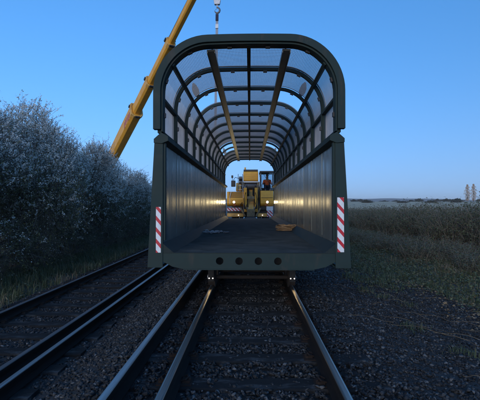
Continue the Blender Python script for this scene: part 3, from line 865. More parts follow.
MB().tube([(.66, .17, 2.46), (.58, .08, 2.7), (.58, .08, 3.2), (.64, .17, 3.45)], .015, 6).build('grab_handle', M['white'], rc)
MB().tube([(-1.2, .1, 2.36), (-1.28, .05, 2.0), (-1.28, .05, 1.6)], .015, 6).build('grab_handle', M['white'], rc)
MB().tube([(-.42, 1.3, 2.98), (-.42, 1.3, 3.03)], .04, 8).build('cap', M['black'], rc)
MB().tube([(-.35, 1.0, 2.74), (.40, 1.0, 2.74)], .19, 20).build('winch_drum', M['rope'], rc)
# cab, glazed, with frame
CX0, CX1, CY0, CY1, CZ0, CZ1 = .60, 1.52, .20, 1.9, 2.425, 3.55
for x in (CX0 + .04, CX1 - .04):
    for y in (CY0 + .04, CY1 - .04):
        MB().box(x - .04, x + .04, y - .04, y + .04, CZ0, CZ1).build('cab_pillar', M['black'], rc, bevel=.006)
MB().box(CX0 - .03, CX1 + .03, CY0 - .05, CY1 + .03, CZ1 + .001, CZ1 + .10).build('cab_roof', M['black'], rc, bevel=.02)
MB().box(CX0 + .08, CX1 - .08, CY0 + .05, CY0 + .056, CZ0 + .02, CZ1 - .01).build('windscreen', M['glass'], rc)
MB().box(CX1 - .045, CX1 - .04, CY0 + .09, CY1 - .09, CZ0 + .02, CZ1 - .01).build('side_window', M['glass'], rc)
MB().box(CX0 + .08, CX1 - .08, CY1 - .045, CY1 - .04, CZ0 + .25, CZ1 - .01).build('rear_window', M['glass'], rc)
MB().box(CX0 + .08, CX1 - .08, CY1 - .04, CY1 - .005, CZ0 + .001, CZ0 + .24).build('cab_back', M['black'], rc)
MB().box(.86, 1.32, 1.12, 1.58, 2.43, 2.62).build('seat', M['navy'], rc, bevel=.03)
MB().box(.88, 1.30, 1.58, 1.70, 2.60, 3.20).build('seat_back', M['navy'], rc, bevel=.03)
MB().bar((.80, .42, 3.50), (1.25, .24, 2.75), .02, .02).build('wiper', M['black'], rc)
for x in (.74, 1.36):
    MB().tube([(x, .95, 2.43), (x, .86, 2.86)], .018, 8).build('control_lever', M['black'], rc)
# mirror on its arm at the left, grab rails, small fittings
MB().tube([(-.50, .4, 2.42), (-.62, .3, 3.15), (-.95, .15, 3.25), (-1.06, .12, 3.06)], .018, 8).build('mirror_arm', M['black'], rc)
MB().box(-1.20, -.93, .09, .16, 2.66, 3.05).build('mirror', M['black'], rc, bevel=.03)
MB().tube([(-1.13, .12, 3.051), (-1.13, .12, 3.20)], .014, 6).build('mirror_stem', M['black'], rc)
MB().box(-1.19, -1.07, .08, .15, 3.201, 3.37).build('small_mirror', M['black'], rc, bevel=.02)
for z in (2.5, 2.75, 3.0, 3.25):
    MB().tube([(-.78, .7, z), (-.50, .7, z)], .016, 6).build('ladder_rung', M['white'], rc)
for x in (-.78, -.50):
    MB().tube([(x, .7, 2.40), (x, .7, 3.50)], .018, 6).build('ladder_rail', M['grey'], rc)
MB().box(-.74, -.53, .9, 1.5, 2.41, 3.35).build('exhaust_box', M['rust'], rc, bevel=.02)
MB().tube([(-.34, 1.1, 3.801), (-.34, 1.1, 3.95)], .05, 10).build('beacon', M['yellow'], rc)
MB().box(-1.18, 1.40, 1.7, 5.2, 1.23, 2.38).build('superstructure', Yl, rc, bevel=.03)
MB().box(-.98, -.58, 1.55, 1.69, 1.6, 2.3).build('radiator', M['black'], rc)
MB().prism_x([(.75, 2.41), (.70, 2.55), (.95, 2.95), (1.6, 2.95), (1.6, 2.41)], -.92, -.60).build('air_box', Yd, rc, bevel=.02)
MB().box(-.37, .42, .55, .62, 1.40, 1.86).build('cross_plate', Yd, rc, bevel=.01)
MB().box(-.40, -.22, .02, .54, 1.1, 2.6).build('link_arm', Yl, rc, bevel=.02)
MB().box(.26, .44, .02, .54, 1.1, 2.6).build('link_arm', Yl, rc, bevel=.02)
# road wheels and rail guide wheels
tw, rw = wheel_mesh(.48, .36, 'tyre', M['rubber']), rim_mesh(.48, .30, Yd)
for s in (-1, 1):
    for y in (1.5, 4.6):
        w = MB().tube([(-.12, 0, 0), (.12, 0, 0)], .1, 12).build('wheel', M['black'], rc, loc=(s * 1.02, y, .74))
        link('tyre', tw, w); link('rim', rw, w)
    for y in (.25, 5.9):
        g = MB().tube([(-.07, 0, 0), (.04, 0, 0), (.0401, 0, 0), (.065, 0, 0)], [.18, .178, .20, .20], 20).build('guide_wheel', M['rust'], rc, loc=(s * .7525 + s * .0, y, .18))
        MB().tube([(0, 0, 0), (s * .09, 0, 0)], .05, 10).build('hub_cap', M['white'], g)
        MB().bar((s * .62, y, .18), (s * .62, y + (.3 if y < 1 else -.3), .80), .08, .1).build('guide_arm', M['rust'], rc)
# light of the two headlamps
for lx, pw in ((-1.02, 22), (1.04, 9)):
    l = bpy.data.lights.new('headlamp', 'SPOT'); l.energy = pw; l.color = (1.0, .78, .42); l.spot_size = R(85); l.spot_blend = .8; l.shadow_soft_size = .08
    lo = bpy.data.objects.new('headlamp', l); COL.objects.link(lo); lo.location = (lx, MY - .05, 1.71); lo.rotation_euler = (R(90), 0, R(180))

# operator in the cab
def skin_obj(name, verts, edges, radii, m, parent=None, sub=1, loc=(0, 0, 0), root=0):
    me = bpy.data.meshes.new(name); me.from_pydata(verts, edges, [])
    o = link(name, me, parent, loc); me.materials.append(m)
    sk = o.modifiers.new('skin', 'SKIN'); sk.use_smooth_shade = True
    lay = me.skin_vertices[0].data
    for i, r in enumerate(radii): lay[i].radius = (r, r) if not isinstance(r, tuple) else r
    lay[root].use_root = True
    sb = o.modifiers.new('subdivision', 'SUBSURF'); sb.levels = sub; sb.render_levels = sub
    return o
def operator(loc):
    # facing -y; origin at the seat
    V = [(0, .0, .10), (0, .02, .30), (0, .0, .50), (0, .0, .585), (0, -.02, .66), (0, -.03, .76), (0, -.02, .84)]
    Rr = [.14, .135, .14, .06, .085, (.085, .10), .05]
    E = [(i, i + 1) for i in range(6)]
    JV, JE, JR = list(V[:3]), [(0, 1), (1, 2)], [.155, .15, .155]
    TV, TE, TR = [V[0]], [], [.15]
    for s in (-1, 1):
        # arm to the control lever
        arm = [(s * .20, 0, .50), (s * .26, -.06, .27), (s * .29, -.30, .31)]
        b = len(V); V += arm; Rr += [.062, .05, .035]; E += [(2, b), (b, b + 1), (b + 1, b + 2)]
        jb = len(JV); JV += [arm[0], arm[1], (s * .286, -.25, .303)]; JR += [.075, .063, .052]; JE += [(2, jb), (jb, jb + 1), (jb + 1, jb + 2)]
        palm = len(V); V.append((s * .29, -.365, .325)); Rr.append((.032, .018)); E.append((b + 2, palm))
        for k, ln in enumerate((.070, .078, .072, .058)):
            fx = s * (.262 + .019 * k)
            p = len(V); V += [(fx, -.405, .33), (fx, -.405 - ln * .55, .315), (fx, -.405 - ln * .45, .28)]; Rr += [.0095, .009, .008]
            E += [(palm, p), (p, p + 1), (p + 1, p + 2)]
        p = len(V); V += [(s * .25, -.365, .315), (s * .235, -.40, .30)]; Rr += [.011, .009]; E += [(palm, p), (p, p + 1)]
        leg = [(s * .10, -.05, .07), (s * .14, -.46, .12), (s * .14, -.56, -.14), (s * .14, -.62, -.16)]
        b = len(V); V += leg; Rr += [.09, .065, .05, .045]; E += [(0, b), (b, b + 1), (b + 1, b + 2), (b + 2, b + 3)]
        tb = len(TV); TV += leg[:3]; TR += [.105, .078, .062]; TE += [(0, tb), (tb, tb + 1), (tb + 1, tb + 2)]
    t = thing('person', 'person in orange jacket sitting inside the cab of the yellow rail crane', 'person', loc)
    skin_obj('body', V, E, Rr, M['skin'], t, 2)
    skin_obj('jacket', JV, JE, JR, M['hivis'], t, 2)
    skin_obj('trousers', TV, TE, TR, M['navy'], t, 2)
    hat = MB(); n = 16; v = []; rings = [(.0, .125), (.008, .112), (.05, .105), (.09, .075), (.105, .02)]
    for z, r in rings:
        for k in range(n):
            a = 2 * math.pi * k / n; v.append((math.cos(a) * r * .88, math.sin(a) * r * 1.05 - .02, .80 + z))
    f = [(i * n + k, i * n + (k + 1) % n, (i + 1) * n + (k + 1) % n, (i + 1) * n + k) for i in range(4) for k in range(n)] + [tuple(4 * n + k for k in range(n))]
    hat.add(v, f).build('hard_hat', M['white'], t, smooth=True)
    fz = MB()
    for s in (-1, 1): fz.box(s * .034 - .012, s * .034 + .012, -.128, -.110, .745, .757)
    fz.box(-.022, .022, -.126, -.108, .685, .692); fz.build('eyes_and_mouth', M['navy'], t)
    fn = MB(); fn.prism_x([(-.115, .735), (-.145, .712), (-.112, .705)], -.012, .012).build('nose', M['skin'], t)
    return t
operator((1.09, MY + 1.36, 2.62))

# ------------------------------------------------------------------ big mobile crane beyond the hedge, hook block and sling
CAMP = Vector(cam.location)
def ray(px, py, y):
    """world point at depth y for a pixel of the 480 x 400 picture"""
    return Vector((CAMP.x + (px - 250) / 405 * y, y, CAMP.z + (205 - py) / 405 * y))
hookY = BY + BAY * 6
A = ray(115, 150, 25.0); B = ray(217, -52, hookY)
D = (B - A).normalized()
P0 = A - D * ((A.z - 2.0) / D.z)        # boom foot
mc = thing('mobile_crane', 'yellow telescopic mobile crane with its long boom rising over the hedge', 'crane', (P0.x, P0.y, -.6))
O = Vector(mc.location)
side = D.cross(Vector((0, 0, 1))).normalized(); upv = side.cross(D)
def boom_sec(a, b, w, h, name='boom_section', m=None):
    c = .22 * w
    prof = [(-w / 2, -h / 2 + c), (-w / 2 + c, -h / 2), (w / 2 - c, -h / 2), (w / 2, -h / 2 + c), (w / 2, h / 2 - c * .6), (w / 2 - c * .6, h / 2), (-w / 2 + c * .6, h / 2), (-w / 2, h / 2 - c * .6)]
    v = [p + side * x + upv * z - O for p in (a, b) for x, z in prof]; n = 8
    f = [tuple(range(n)), tuple(range(2 * n - 1, n - 1, -1))] + [(i, n + i, n + (i + 1) % n, (i + 1) % n) for i in range(n)]
    return MB().add(v, f).build(name, m or Yl, mc, bevel=.015)
def along(px_y):      # distance along the boom from A at which it crosses picture row px_y
    best = min(np.linspace(-10, 16, 5000), key=lambda t: abs(205 - 405 * ((A + D * t).z - CAMP.z) / (A + D * t).y - px_y))
    return float(best)
t1, t2, t3 = along(109), along(80), along(40)
boom_sec(P0, A + D * t1, .56, .74)
boom_sec(A + D * (t1 - .6), A + D * t2, .42, .52)
boom_sec(A + D * (t2 - .6), A + D * t3, .33, .39)
boom_sec(A + D * (t3 - .6), B, .24, .28)
for t, w, h in ((t1, .65, .83), (t2, .49, .58), (t3, .39, .45)):
    boom_sec(A + D * (t - .24), A + D * t, w, h, 'boom_collar', Yd)
    for k in (-1, 1):
        c = A + D * (t - .12) + side * k * (w / 2 + .02) + upv * (h * .3) - O
        MB().bar(c - D * .09, c + D * .09, .05, .09, up=upv).build('wear_pad_lug', M['black'], mc)
    q = A + D * t - upv * (h / 2 + .03) - O
    MB().bar(q - side * .12, q + side * .12, .07, .08, up=D).build('rope_guide', M['black'], mc)
    q = A + D * (t - .1) + upv * (h / 2) - O
    MB().bar(q, q + upv * .14, .05, .08, up=D).build('rope_bracket', M['grey'], mc)
# derricking ram and the housing at the boom foot
fo = P0 + Vector((.0, -1.6, -.5)); MB().tube([fo - O, A - D * 1.6 - upv * .42 - O], .13, 14).build('derrick_ram', M['grey'], mc)
# red lettering band on the side of the base section
for k in range(5):
    q = A + D * (t1 - 1.5 + k * .26) + side * .283 - upv * (.10 - .02 * (k % 2)) - O
    MB().bar(q - upv * (.16 - .03 * (k % 3)), q + upv * .17 + D * .05, .01, .13 + .04 * (k % 2), up=D).build('lettering_stroke', M['red'], mc)
# hoist rope over the boom, down to the hook
ropeo = upv * .62
MB().tube([P0 + D * 1.5 + upv * .62 - O, A + D * t1 + upv * .56 - O, A + D * t2 + upv * .43 - O, A + D * t3 + upv * .36 - O, B + upv * .30 - O], .016, 6).build('hoist_rope', M['rope'], mc)
bh = MB().bar(B - D * .3 - O, B + D * .45 - O, .28, .4, up=upv).build('boom_head', Yd, mc, bevel=.02)
sheave = B + D * .25 - O
MB().tube([sheave - side * .12, sheave + side * .12], .22, 18).build('sheave', M['black'], mc)
hookP = ray(217, 4, hookY)
MB().tube([Vector((hookP.x, hookP.y, hookP.z + .1)) - O, Vector((hookP.x, hookP.y, (B + D * .2).z)) - O], .012, 6).build('hoist_fall', M['rope'], mc)
# carrier and upper works
def mcbox(x0, x1, y0, y1, z0, z1, name, m, bev=.03): return MB().box(x0, x1, y0, y1, z0, z1).build(name, m, mc, bevel=bev)
mcbox(-1.25, 1.25, -4.0, 5.0, .95, 1.35, 'carrier_frame', M['grey'])
mcbox(-1.2, 1.2, -1.0, 2.6, 1.36, 2.0, 'turntable', Yd)
mcbox(-1.2, 1.2, 1.8, 3.0, 2.01, 2.9, 'counterweight', Yl)
mcbox(-1.3, -.5, -1.9, -.1, 2.01, 3.0, 'operator_cab', Yl)
mcbox(-1.25, 1.25, -5.4, -4.01, .7, 2.1, 'driver_cab', Yl)
for s in (-1, 1): mcbox(s * .45 - .06, s * .45 + .06, -.4, .9, 2.001, 2.95, 'boom_foot_plate', Yd, .01)
tw2, rw2 = wheel_mesh(.62, .42, 'tyre', M['rubber']), rim_mesh(.62, .36, M['grey'])
for s in (-1, 1):
    for y in (-4.4, -2.9, 1.6, 3.1):
        w = MB().tube([(-.15, 0, 0), (.15, 0, 0)], .12, 12).build('wheel', M['black'], mc, loc=(s * 1.1, y, .60))
        link('tyre', tw2, w); link('rim', rw2, w)

hb = thing('hook_block', 'small dark crane hook block hanging above the bridge hood', 'hook', tuple(hookP))
MB().prism_y([(-.09, .02), (-.12, .16), (-.08, .30), (.08, .30), (.12, .16), (.09, .02)], -.05, .05).build('sheave_housing', M['chain'], hb, bevel=.012)
MB().tube([(0, 0, .03), (0, 0, -.07)], .03, 10).build('shank', M['chain'], hb)
MB().tube([(.0, 0, -.06)] + [(.085 * math.sin(a) * 1.0, 0, -.165 + .095 * math.cos(a)) for a in np.linspace(.2, 4.6, 16)], [.026] + [.026 + .008 * math.sin(i / 15 * math.pi) if i < 12 else .026 - .004 * (i - 11) for i in range(16)], 8).build('hook', M['grey'], hb, smooth=True)
MB().tube([(.0, 0, -.10), (-.07, 0, -.155)], .008, 6).build('safety_latch', M['chain'], hb)
lugP = Vector((BX - 1.16, BY + BAY * 6 + .02, 4.10))
sg = thing('lifting_sling', 'grey webbing sling hanging from the crane hook to the bridge hood', 'sling', (lugP.x, lugP.y, lugP.z))
top = Vector((hookP.x, hookP.y, hookP.z - .25)) - lugP
MB().bar((0, 0, .04), tuple(top), .085, .012, up=(0, 1, 0)).build('strap', M['sling'], sg)
MB().bar(tuple(top * .985 - Vector((0, .02, 0))), tuple(top * .93 - Vector((0, .02, 0))), .10, .035, up=(0, 1, 0)).build('sewn_eye', M['navy'], sg)
MB().bar(tuple(top * .90 - Vector((0, .02, 0))), tuple(top * .865 - Vector((0, .02, 0))), .10, .03, up=(0, 1, 0)).build('tag', M['white'], sg)

# ------------------------------------------------------------------ vegetation
def bush_meshes(seed, rx, ry, h, ntwig, leaf_n, flower_n):
    global rng
    keep = rng; rng = np.random.default_rng(seed)
    # lobes of the crown
    nl = 17
    a = rng.uniform(0, 2 * math.pi, nl); rr = np.sqrt(rng.random(nl)) * .72
    C = np.stack([np.cos(a) * rr * rx, np.sin(a) * rr * ry, rng.uniform(.14, .84, nl) * h], 1)
    taper = 1 - .45 * np.clip((C[:, 2] / h - .45) / .5, 0, 1); C[:, :2] *= taper[:, None]
    Rl = rng.uniform(.65, 1.1, nl) * (h / 5.5)
    which = rng.integers(0, nl, ntwig)
    d = unit(rng.normal(size=(ntwig, 3)) + np.array([0, 0, .15]))
    rad = rng.uniform(.35, 1.08, ntwig) ** .6
    P = C[which] + d * (Rl[which] * rad)[:, None]
    P[:, 2] = np.clip(P[:, 2], .05, None)
    out = unit(P - np.array([0, 0, h * .35]))
    Dr = unit(out * .7 + rng.normal(size=(ntwig, 3)) * .55 + np.array([0, 0, .35]))
    L = rng.uniform(.18, .55, ntwig) * np.where(rng.random(ntwig) < .06, 1.8, 1)
    tw = prisms(P, P + Dr * L[:, None], .0065, .002)
    # side shoots
    t = rng.uniform(.3, .9, ntwig)
    Q = P + Dr * (L * t)[:, None]; D2 = unit(Dr + rng.normal(size=(ntwig, 3)) * .8); L2 = L * rng.uniform(.3, .6, ntwig)
    tw2_ = prisms(Q, Q + D2 * L2[:, None], .004, .0015)
    def scatter(per, lo, hi, wid, prob):
        i = np.repeat(np.arange(ntwig), per); i = i[rng.random(len(i)) < prob[i]]
        tt = rng.uniform(.05, 1.05, len(i)); alt = rng.random(len(i)) < .4
        p = np.where(alt[:, None], Q[i] + D2[i] * (L2[i] * tt)[:, None], P[i] + Dr[i] * (L[i] * tt)[:, None])
        p = p + rng.normal(size=p.shape) * .012
        ll = rng.uniform(lo, hi, len(i))
        return quads_at(p, unit(rng.normal(size=(len(i), 3)) + np.array([0, 0, .2])), ll, ll * wid)
    # blossom comes in patches
    patch = rng.random(nl) ** 1.3
    outer = np.clip((rad - .6) / .35, 0, 1)
    ptop = smoothstep(.32, .72, P[:, 2] / h)
    leaves = scatter(leaf_n, .03, .06, .6, .95 - .6 * ptop)
    flowers = scatter(flower_n, .024, .048, .95, np.where(rng.random(ntwig) < ptop * (.6 + .4 * patch[which]) * (.5 + .5 * outer) + (1 - ptop) * patch[which] ** 2 * .7 * outer, .95, .03))
    # limbs
    A_, B_, ra, rb = [], [], [], []
    for k in range(nl):
        base = np.array([rng.normal(0, .12 * rx), rng.normal(0, .12 * ry), 0]); mid = base * .5 + C[k] * np.array([.45, .45, .55]) + rng.normal(size=3) * .12
        tip = C[k] + np.array([0, 0, Rl[k] * .7])
        pts = [base, mid, C[k], tip]; rad_ = [.05, .035, .022, .008]
        for j in range(3): A_.append(pts[j]); B_.append(pts[j + 1]); ra.append(rad_[j]); rb.append(rad_[j + 1])
        for _ in range(5):
            e = C[k] + unit(rng.normal(size=(1, 3)))[0] * Rl[k]; A_.append(C[k]); B_.append(e); ra.append(.014); rb.append(.006)
    limbs = prisms(np.array(A_), np.array(B_), np.array(ra), np.array(rb))
    rng = keep
    return (fast_mesh('stem', *limbs, 4, M['twig']), fast_mesh('twig', *merge([tw, tw2_]), 4, M['twig']),
            fast_mesh('foliage', *leaves, 4, M['leaf']), fast_mesh('blossom', *flowers, 4, M['blossom']))

VAR = [bush_meshes(21 + k, 2.0, 2.0, 5.6, 5400, 9, 26) for k in range(3)]
SMALL = bush_meshes(40, 2.2, 2.2, 4.4, 1500, 6, 2)
def shrub(x, y, h, kind, label, rz, sx=1.0):
    t = thing('blackthorn_bush', label, 'bush', (x, y, float(ground_z(x, y)) - .03), rz, 'blackthorn bushes along the left side')
    vs = SMALL if kind == 9 else VAR[kind]
    sc = h / (4.4 if kind == 9 else 5.6)
    for nm, me in zip(('stem', 'twig', 'foliage', 'blossom'), vs): link(nm, me, t, scale=(sx, sx, sc))
    return t
hedge = [  # x, y, height, kind
    (-8.6, 8.6, 5.4, 0, 'dense blackthorn bush nearest the camera at the left edge of the picture'),
    (-8.4, 11.6, 5.6, 1, 'tall blossoming blackthorn bush second in the row from the left edge'),
    (-8.2, 14.6, 6.0, 2, 'tall blackthorn bush third in the row with thick white blossom'),
    (-8.4, 17.6, 6.15, 0, 'tallest blackthorn bush, fourth in the row from the left edge'),
    (-8.3, 20.6, 5.4, 1, 'blackthorn bush fifth in the row, just left of the boom foot'),
    (-8.2, 23.8, 4.9, 2, 'blackthorn bush sixth in the row, hiding the foot of the boom'),
    (-8.0, 27.0, 4.7, 0, 'blackthorn bush seventh in the row, right of the boom foot'),
    (-8.0, 30.4, 4.3, 1, 'lower blackthorn bush eighth in the row towards the bridge span'),
    (-8.0, 34.0, 3.8, 2, 'far low blackthorn bush ninth in the row beside the bridge span'),
    (-8.2, 38.0, 3.7, 0, 'farthest low blackthorn bush glimpsed beside the bridge end plate'),
]
for i, (x, y, h, k, lab) in enumerate(hedge): shrub(x, y, h, k, lab, i * 1.3, 1.02 if i < 6 else .95)
backs = ['behind the first and second', 'behind the third', 'behind the fourth', 'behind the fifth', 'behind the sixth']
for i, (y, h) in enumerate([(10.5, 5.0), (14.5, 5.4), (18.5, 5.4), (22.0, 4.8), (26, 4.3)]):
    shrub(-11.4, y, h, (i + 1) % 3, 'pale blackthorn bush in the second row, %s of the front row' % backs[i], i * 2.0 + .4, 1.15)
under = ['near', 'second', 'third', 'fourth', 'fifth', 'sixth', 'seventh']
for i in range(7):
    y = 9.8 + i * 3.4
    shrub(-7.35 + .25 * math.sin(i * 2), y, 2.3 + .5 * math.sin(i * 1.7), 9, 'low dark leafy bush at the hedge foot, %s along the left track' % under[i], i * .9, .62)

def blades(name, n, region, hmin, hmax, m, label, lean=.5, w=.006, clump=0.0, cat='grass'):
    x0, x1, y0, y1 = region
    if clump:
        nc = max(1, n // 90); cx, cy = rng.uniform(x0, x1, nc), rng.uniform(y0, y1, nc); k = rng.integers(0, nc, n)
        x = cx[k] + rng.normal(0, clump, n); y = cy[k] + rng.normal(0, clump, n)
    else:
        x = rng.uniform(x0, x1, n); y = rng.uniform(y0, y1, n)
    z = np.where((x > -5.3) & (x < 4.55), ballast_z(x), ground_z(x, y)) - .02
    h = rng.uniform(hmin, hmax, n); a = rng.uniform(0, 2 * math.pi, n)
    dx, dy = np.cos(a), np.sin(a); ln = rng.uniform(.2, 1, n) * lean
    P = np.stack([x, y, z], 1); S = np.stack([-dy, dx, dx * 0], 1) * (w / 2 * rng.uniform(.7, 1.6, n))[:, None]
    Mid = P + np.stack([dx * ln * h * .3, dy * ln * h * .3, h * .6], 1); Tip = P + np.stack([dx * ln * h, dy * ln * h, h * (1 - .35 * ln)], 1)
    v = np.stack([P - S, P + S, Mid + S * .75, Mid - S * .75, Tip + S * .15, Tip - S * .15], 1).reshape(-1, 3)
    b = (np.arange(n) * 6)[:, None]
    f = np.concatenate([b + np.array([[0, 1, 2, 3]]), b + np.array([[3, 2, 4, 5]])], 1).reshape(-1, 4)
    o = link(name, fast_mesh(name, v, f, 4, m)); return tag(o, label, cat, kind='stuff')
blades('verge_grass', 16000, (-7.4, -5.35, 7, 30), .12, .42, M['grass'], 'rough dark grass between the lower track and the hedge', .7, .012, .18)
blades('verge_grass', 34000, (4.3, 9.5, 7.5, 34), .05, .24, M['grass'], 'rough green grass and weeds on the right hand verge', .8, .012, .22)
blades('verge_grass', 9000, (6, 22, 30, 70), .2, .6, M['grass'], 'rough grass further along the right hand verge', .8, .02, .4)
blades('dry_stalks', 3200, (4.0, 9.0, 6.5, 34), .10, .38, M['straw'], 'dead pale stalks standing in the right hand verge', 1.0, .008, .3)
blades('dry_stalks', 1500, (-6.6, -5.3, 7, 30), .12, .4, M['straw'], 'dead pale stalks beside the lower track', 1.0, .008, .2)
blades('verge_grass', 15000, (2.5, 4.7, 9.5, 34), .06, .28, M['grass'], 'green grass creeping over the ballast edge right of the bridge span', .9, .010, .16)
blades('track_weeds', 2200, (2.2, 4.6, 2.6, 10), .04, .16, M['grass'], 'small weeds pushing up through the right hand ballast', .9, .008, .10)

def litter(name, n, region, smin, smax, m, label, cat, hz=.05):
    x0, x1, y0, y1 = region
    nc = max(1, n // 60); cx, cy = rng.uniform(x0, x1, nc), rng.uniform(y0, y1, nc); k = rng.integers(0, nc, n)
    x = np.clip(cx[k] + rng.normal(0, .3, n), x0 - .3, x1 + 1); y = cy[k] + rng.normal(0, .35, n)
    z = np.maximum(ballast_z(x), np.where((x > -5.3) & (x < 4.5), -9, ground_z(x, y))) + rng.random(n) ** 2 * hz + .012
    D_ = unit(np.stack([rng.normal(size=n), rng.normal(size=n), rng.normal(size=n) * .45 + .1], 1)); ll = rng.uniform(smin, smax, n)
    v, f = quads_at(np.stack([x, y, z], 1), D_, ll, ll * .65)
    return tag(link(name, fast_mesh(name, v, f, 4, m)), label, cat, kind='stuff')
litter('ground_ivy', 42000, (4.3, 9.0, 5.0, 30), .03, .085, M['bleaf'], 'low leafy ground cover over the right hand verge', 'ground cover', .16)
litter('ground_ivy', 14000, (2.7, 4.6, 9.0, 30), .03, .075, M['bleaf'], 'low leafy weeds along the edge of the right hand ballast', 'ground cover', .14)
litter('leaf_litter', 9000, (3.6, 8.5, 4.5, 24), .03, .07, M['straw'], 'dead leaves scattered over the right hand verge', 'leaf litter', .03)
litter('ground_ivy', 9000, (-7.3, -5.4, 7.0, 30), .03, .08, M['bleaf'], 'low leafy ground cover at the foot of the left hedge', 'ground cover', .16)

def fallen_stalks(n, region, label):
    A_, B_ = [], []
    for _ in range(n):
        x, y = rng.uniform(region[0], region[1]), rng.uniform(region[2], region[3]); a = rng.normal(2.2, .6); l = rng.uniform(.25, .9)
        p = np.array([x, y, 0]); bend = rng.normal(0, .35)
        for j in range(5):
            q = p + np.array([math.cos(a), math.sin(a), 0]) * l / 5; a += bend / 5
            zz = [float(np.where(c[0] < 4.55, ballast_z(c[0]), ground_z(c[0], c[1]))) + .045 + .03 * math.sin(j * 1.2) for c in (p, q)]
            A_.append((p[0], p[1], zz[0] if j == 0 else last)); B_.append((q[0], q[1], zz[1])); last = zz[1]; p = q
    v, f = prisms(np.array(A_), np.array(B_), .0026, .002)
    return tag(link('fallen_stalks', fast_mesh('fallen_stalks', v, f, 4, M['straw'])), label, 'dead stalks', kind='stuff')
fallen_stalks(130, (2.0, 6.0, 3.0, 13), 'dead pale stalks fallen across the right hand ballast')

def bramble_meshes(seed, rx, h, n):
    global rng
    keep = rng; rng = np.random.default_rng(seed)
    A_, B_, ra = [], [], []
    LP = []
    for k in range(n):
        a = rng.uniform(0, 2 * math.pi); r0 = math.sqrt(rng.random()) * rx * .85
        p = np.array([math.cos(a) * r0, math.sin(a) * r0, 0.]); hh = h * rng.uniform(.55, 1.08); d = rng.uniform(0, 2 * math.pi); reach = rng.uniform(.15, .9)
        pts = []
        for j in range(7):
            t = j / 6
            pts.append(p + np.array([math.cos(d) * reach * t ** 1.6, math.sin(d) * reach * t ** 1.6, hh * (1.25 * t - .38 * t * t * reach - .15 * t)]) + rng.normal(size=3) * .025)
        for j in range(6):
            A_.append(pts[j]); B_.append(pts[j + 1]); ra.append(.0075 - .0008 * j)
            for _ in range(3): LP.append(pts[j] + (pts[j + 1] - pts[j]) * rng.random() + rng.normal(size=3) * .03)
            if rng.random() < .55:
                e = pts[j + 1] + rng.normal(size=3) * .16 + np.array([0, 0, .08]); A_.append(pts[j + 1]); B_.append(e); ra.append(.0035)
                LP.append(e)
    canes = prisms(np.array(A_), np.array(B_), np.array(ra), np.array(ra) * .75)
    LP = np.array(LP); sel = rng.random(len(LP)) < .95; LP = LP[sel]
    ll = rng.uniform(.04, .095, len(LP))
    lv = quads_at(LP, unit(rng.normal(size=LP.shape)), ll, ll * .7)
    rng = keep
    return fast_mesh('cane', *canes, 4, M['cane']), fast_mesh('foliage', *lv, 4, M['bleaf'])
BR = [bramble_meshes(60 + k, 1.5, 1.75, 420) for k in range(3)]
ordn = ['first', 'second', 'third', 'fourth', 'fifth', 'sixth', 'seventh', 'eighth', 'ninth', 'tenth', 'eleventh', 'twelfth', 'thirteenth', 'fourteenth', 'fifteenth', 'sixteenth', 'seventeenth', 'eighteenth']
kb = 0
for i in range(16):
    y = 13.5 + i * 2.3 + (i > 8) * (i - 8) * .8; x = 9.6 - .02 * i + .5 * math.sin(i * 2.4)
    t = thing('bramble_bush', 'tangled brown bramble thicket, %s in the row along the right verge' % ordn[i], 'bush', (x, y, float(ground_z(x, y)) - .05), i * 1.1, 'bramble thickets along the right verge')
    sc = (1.14 - .045 * i if i < 8 else .80) + .09 * math.sin(i * 1.9)
    for nm, me in zip(('cane', 'foliage'), BR[i % 3]): link(nm, me, t, scale=(1.1, 1.1, sc * 1.08))
for i in range(7):
    y = 17 + i * 5.5; x = 12.3 + .6 * math.sin(i * 1.7)
    t = thing('bramble_bush', 'bramble thicket behind the verge row, %s from the right edge' % ordn[i], 'bush', (x, y, float(ground_z(x, y)) - .05), i * 2.1, 'bramble thickets along the right verge')
    for nm, me in zip(('cane', 'foliage'), BR[(i + 1) % 3]): link(nm, me, t, scale=(1.3, 1.5, 1.12 - .05 * i))
lows = ['nearest the right edge', 'second from the right edge', 'in the middle of the verge', 'towards the bridge span', 'nearest the bridge span']
for i, (x, y) in enumerate([(7.0, 11.8), (6.6, 14.6), (6.0, 17.6), (5.5, 21.5), (5.3, 26.5)]):
    t = thing('bramble_bush', 'low green bramble mound on the right verge, %s' % lows[i], 'bush', (x, y, float(ground_z(x, y)) - .05), i * 1.7, 'low bramble mounds on the right verge')
    for nm, me in zip(('cane', 'foliage'), BR[i % 3]): link(nm, me, t, scale=(.8, 1.0, .42))

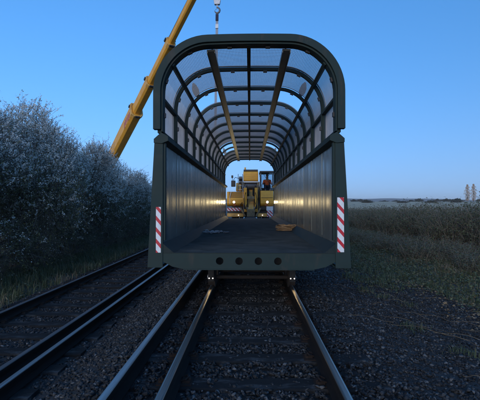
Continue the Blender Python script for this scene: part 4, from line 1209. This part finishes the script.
# distant trees
def far_tree(seed, w, h, n, m, pop=False):
    r = np.random.default_rng(seed)
    u = r.uniform(0, 1, n)
    if pop:
        prof = np.interp(u, [0, .05, .2, .5, .75, .92, 1], [.3, .6, .95, 1, .75, .4, .12]) * (1 + .22 * np.sin(u * 31 + 1) + .12 * np.sin(u * 67))
    else:
        prof = np.interp(u, [0, .2, .55, .85, 1], [.55, .95, 1, .65, .15])
    a = r.uniform(0, 2 * math.pi, n); rad = np.sqrt(r.random(n)) * prof * w / 2 * (1 + .25 * np.sin(a * 3 + u * 9))
    if not pop: u = u * (.72 + .28 * np.sin(a * 2 + seed) * np.cos(rad * 1.3 + seed))
    P = np.stack([np.cos(a) * rad, np.sin(a) * rad, h * (.06 + .94 * u)], 1)
    D = unit(np.stack([np.cos(a) * .35, np.sin(a) * .35, np.full(n, 1.0 if pop else .2)], 1) + r.normal(size=(n, 3)) * (.15 if pop else .8))
    L = r.uniform(.4, .9, n) * h / (14 if pop else 6)
    S = unit(np.cross(D, unit(r.normal(size=(n, 3))))); W = L * (.22 if pop else .6)
    v = np.stack([P, P + D * L[:, None] * .5 + S * W[:, None] * .5, P + D * L[:, None], P + D * L[:, None] * .5 - S * W[:, None] * .5], 1).reshape(-1, 3)
    crown = fast_mesh('crown', v, np.arange(4 * n).reshape(-1, 4), 4, m)
    mb = MB(); mb.tube([(0, 0, 0), (0.05, 0, h * .4), (0, .05, h * .9)], [h * .018, h * .012, h * .004], 7)
    for k in range(7):
        aa = k * 2.4; z = h * (.15 + .1 * k); mb.tube([(0, 0, z), (math.cos(aa) * w * .25, math.sin(aa) * w * .25, z + h * .14)], [h * .006, h * .002], 5)
    return crown, mb.mesh('trunk', M['twig'])
pc = far_tree(5, 3.9, 14.0, 1900, M['poplar'], True)
for px, sc, lab in ((464.5, .97, 'pale slender poplar tree on the horizon, left of the pair'), (470.5, 1.0, 'pale slender poplar tree on the horizon, right of the pair')):
    y = 330.0; x = CAMP.x + (px - 250) / 405 * y
    t = thing('poplar_tree', lab, 'tree', (x, y, float(ground_z(x, y)) - .1), px, 'pair of poplars on the horizon')
    link('crown', pc[0], t, scale=(1, 1, sc)); link('trunk', pc[1], t, scale=(1, 1, sc))
fc = [far_tree(11 + k, 7.0, 4.6, 2600, M['fartree']) for k in range(3)]
far_pos = [(353, .55), (360, .8), (366, .6), (383, .35), (395, .45), (401, .38), (410, .5), (417, .75), (429, .5), (435, .9), (444, .7), (454, .8), (476, .9)]
for i, (px, sc) in enumerate(far_pos):
    y = 300 + 70 * math.sin(i * 2.2); x = CAMP.x + (px - 250) / 405 * y
    t = thing('distant_tree', 'dark rounded tree on the far field edge, %s from the bridge span' % ordn[i], 'tree', (x, y, float(ground_z(x, y)) - .1), i, 'trees along the far field edge')
    c = fc[i % 3]; link('crown', c[0], t, scale=(.7 + .5 * abs(math.sin(i * 1.3)), 1.0, sc * .75)); link('trunk', c[1], t, scale=(1, 1, sc * .75))

# ------------------------------------------------------------------ evening haze
hz = MB().box(-2760, 3360, -420, 2560, -6.5, 46).build('haze', [])
hz.data.materials.clear()
hm = bpy.data.materials.new('evening_haze'); hm.use_nodes = True
hn = hm.node_tree.nodes
hn.remove(hn['Principled BSDF'])
hv = hn.new('ShaderNodeVolumePrincipled'); hv.inputs['Density'].default_value = 0.0003; hv.inputs['Color'].default_value = (1.0, 0.89, 0.83, 1)
hm.node_tree.links.new(hv.outputs[0], hn['Material Output'].inputs['Volume'])
hz.data.materials.append(hm)
tag(hz, 'thin evening haze lying over the fields and far hills', 'haze', kind='stuff')
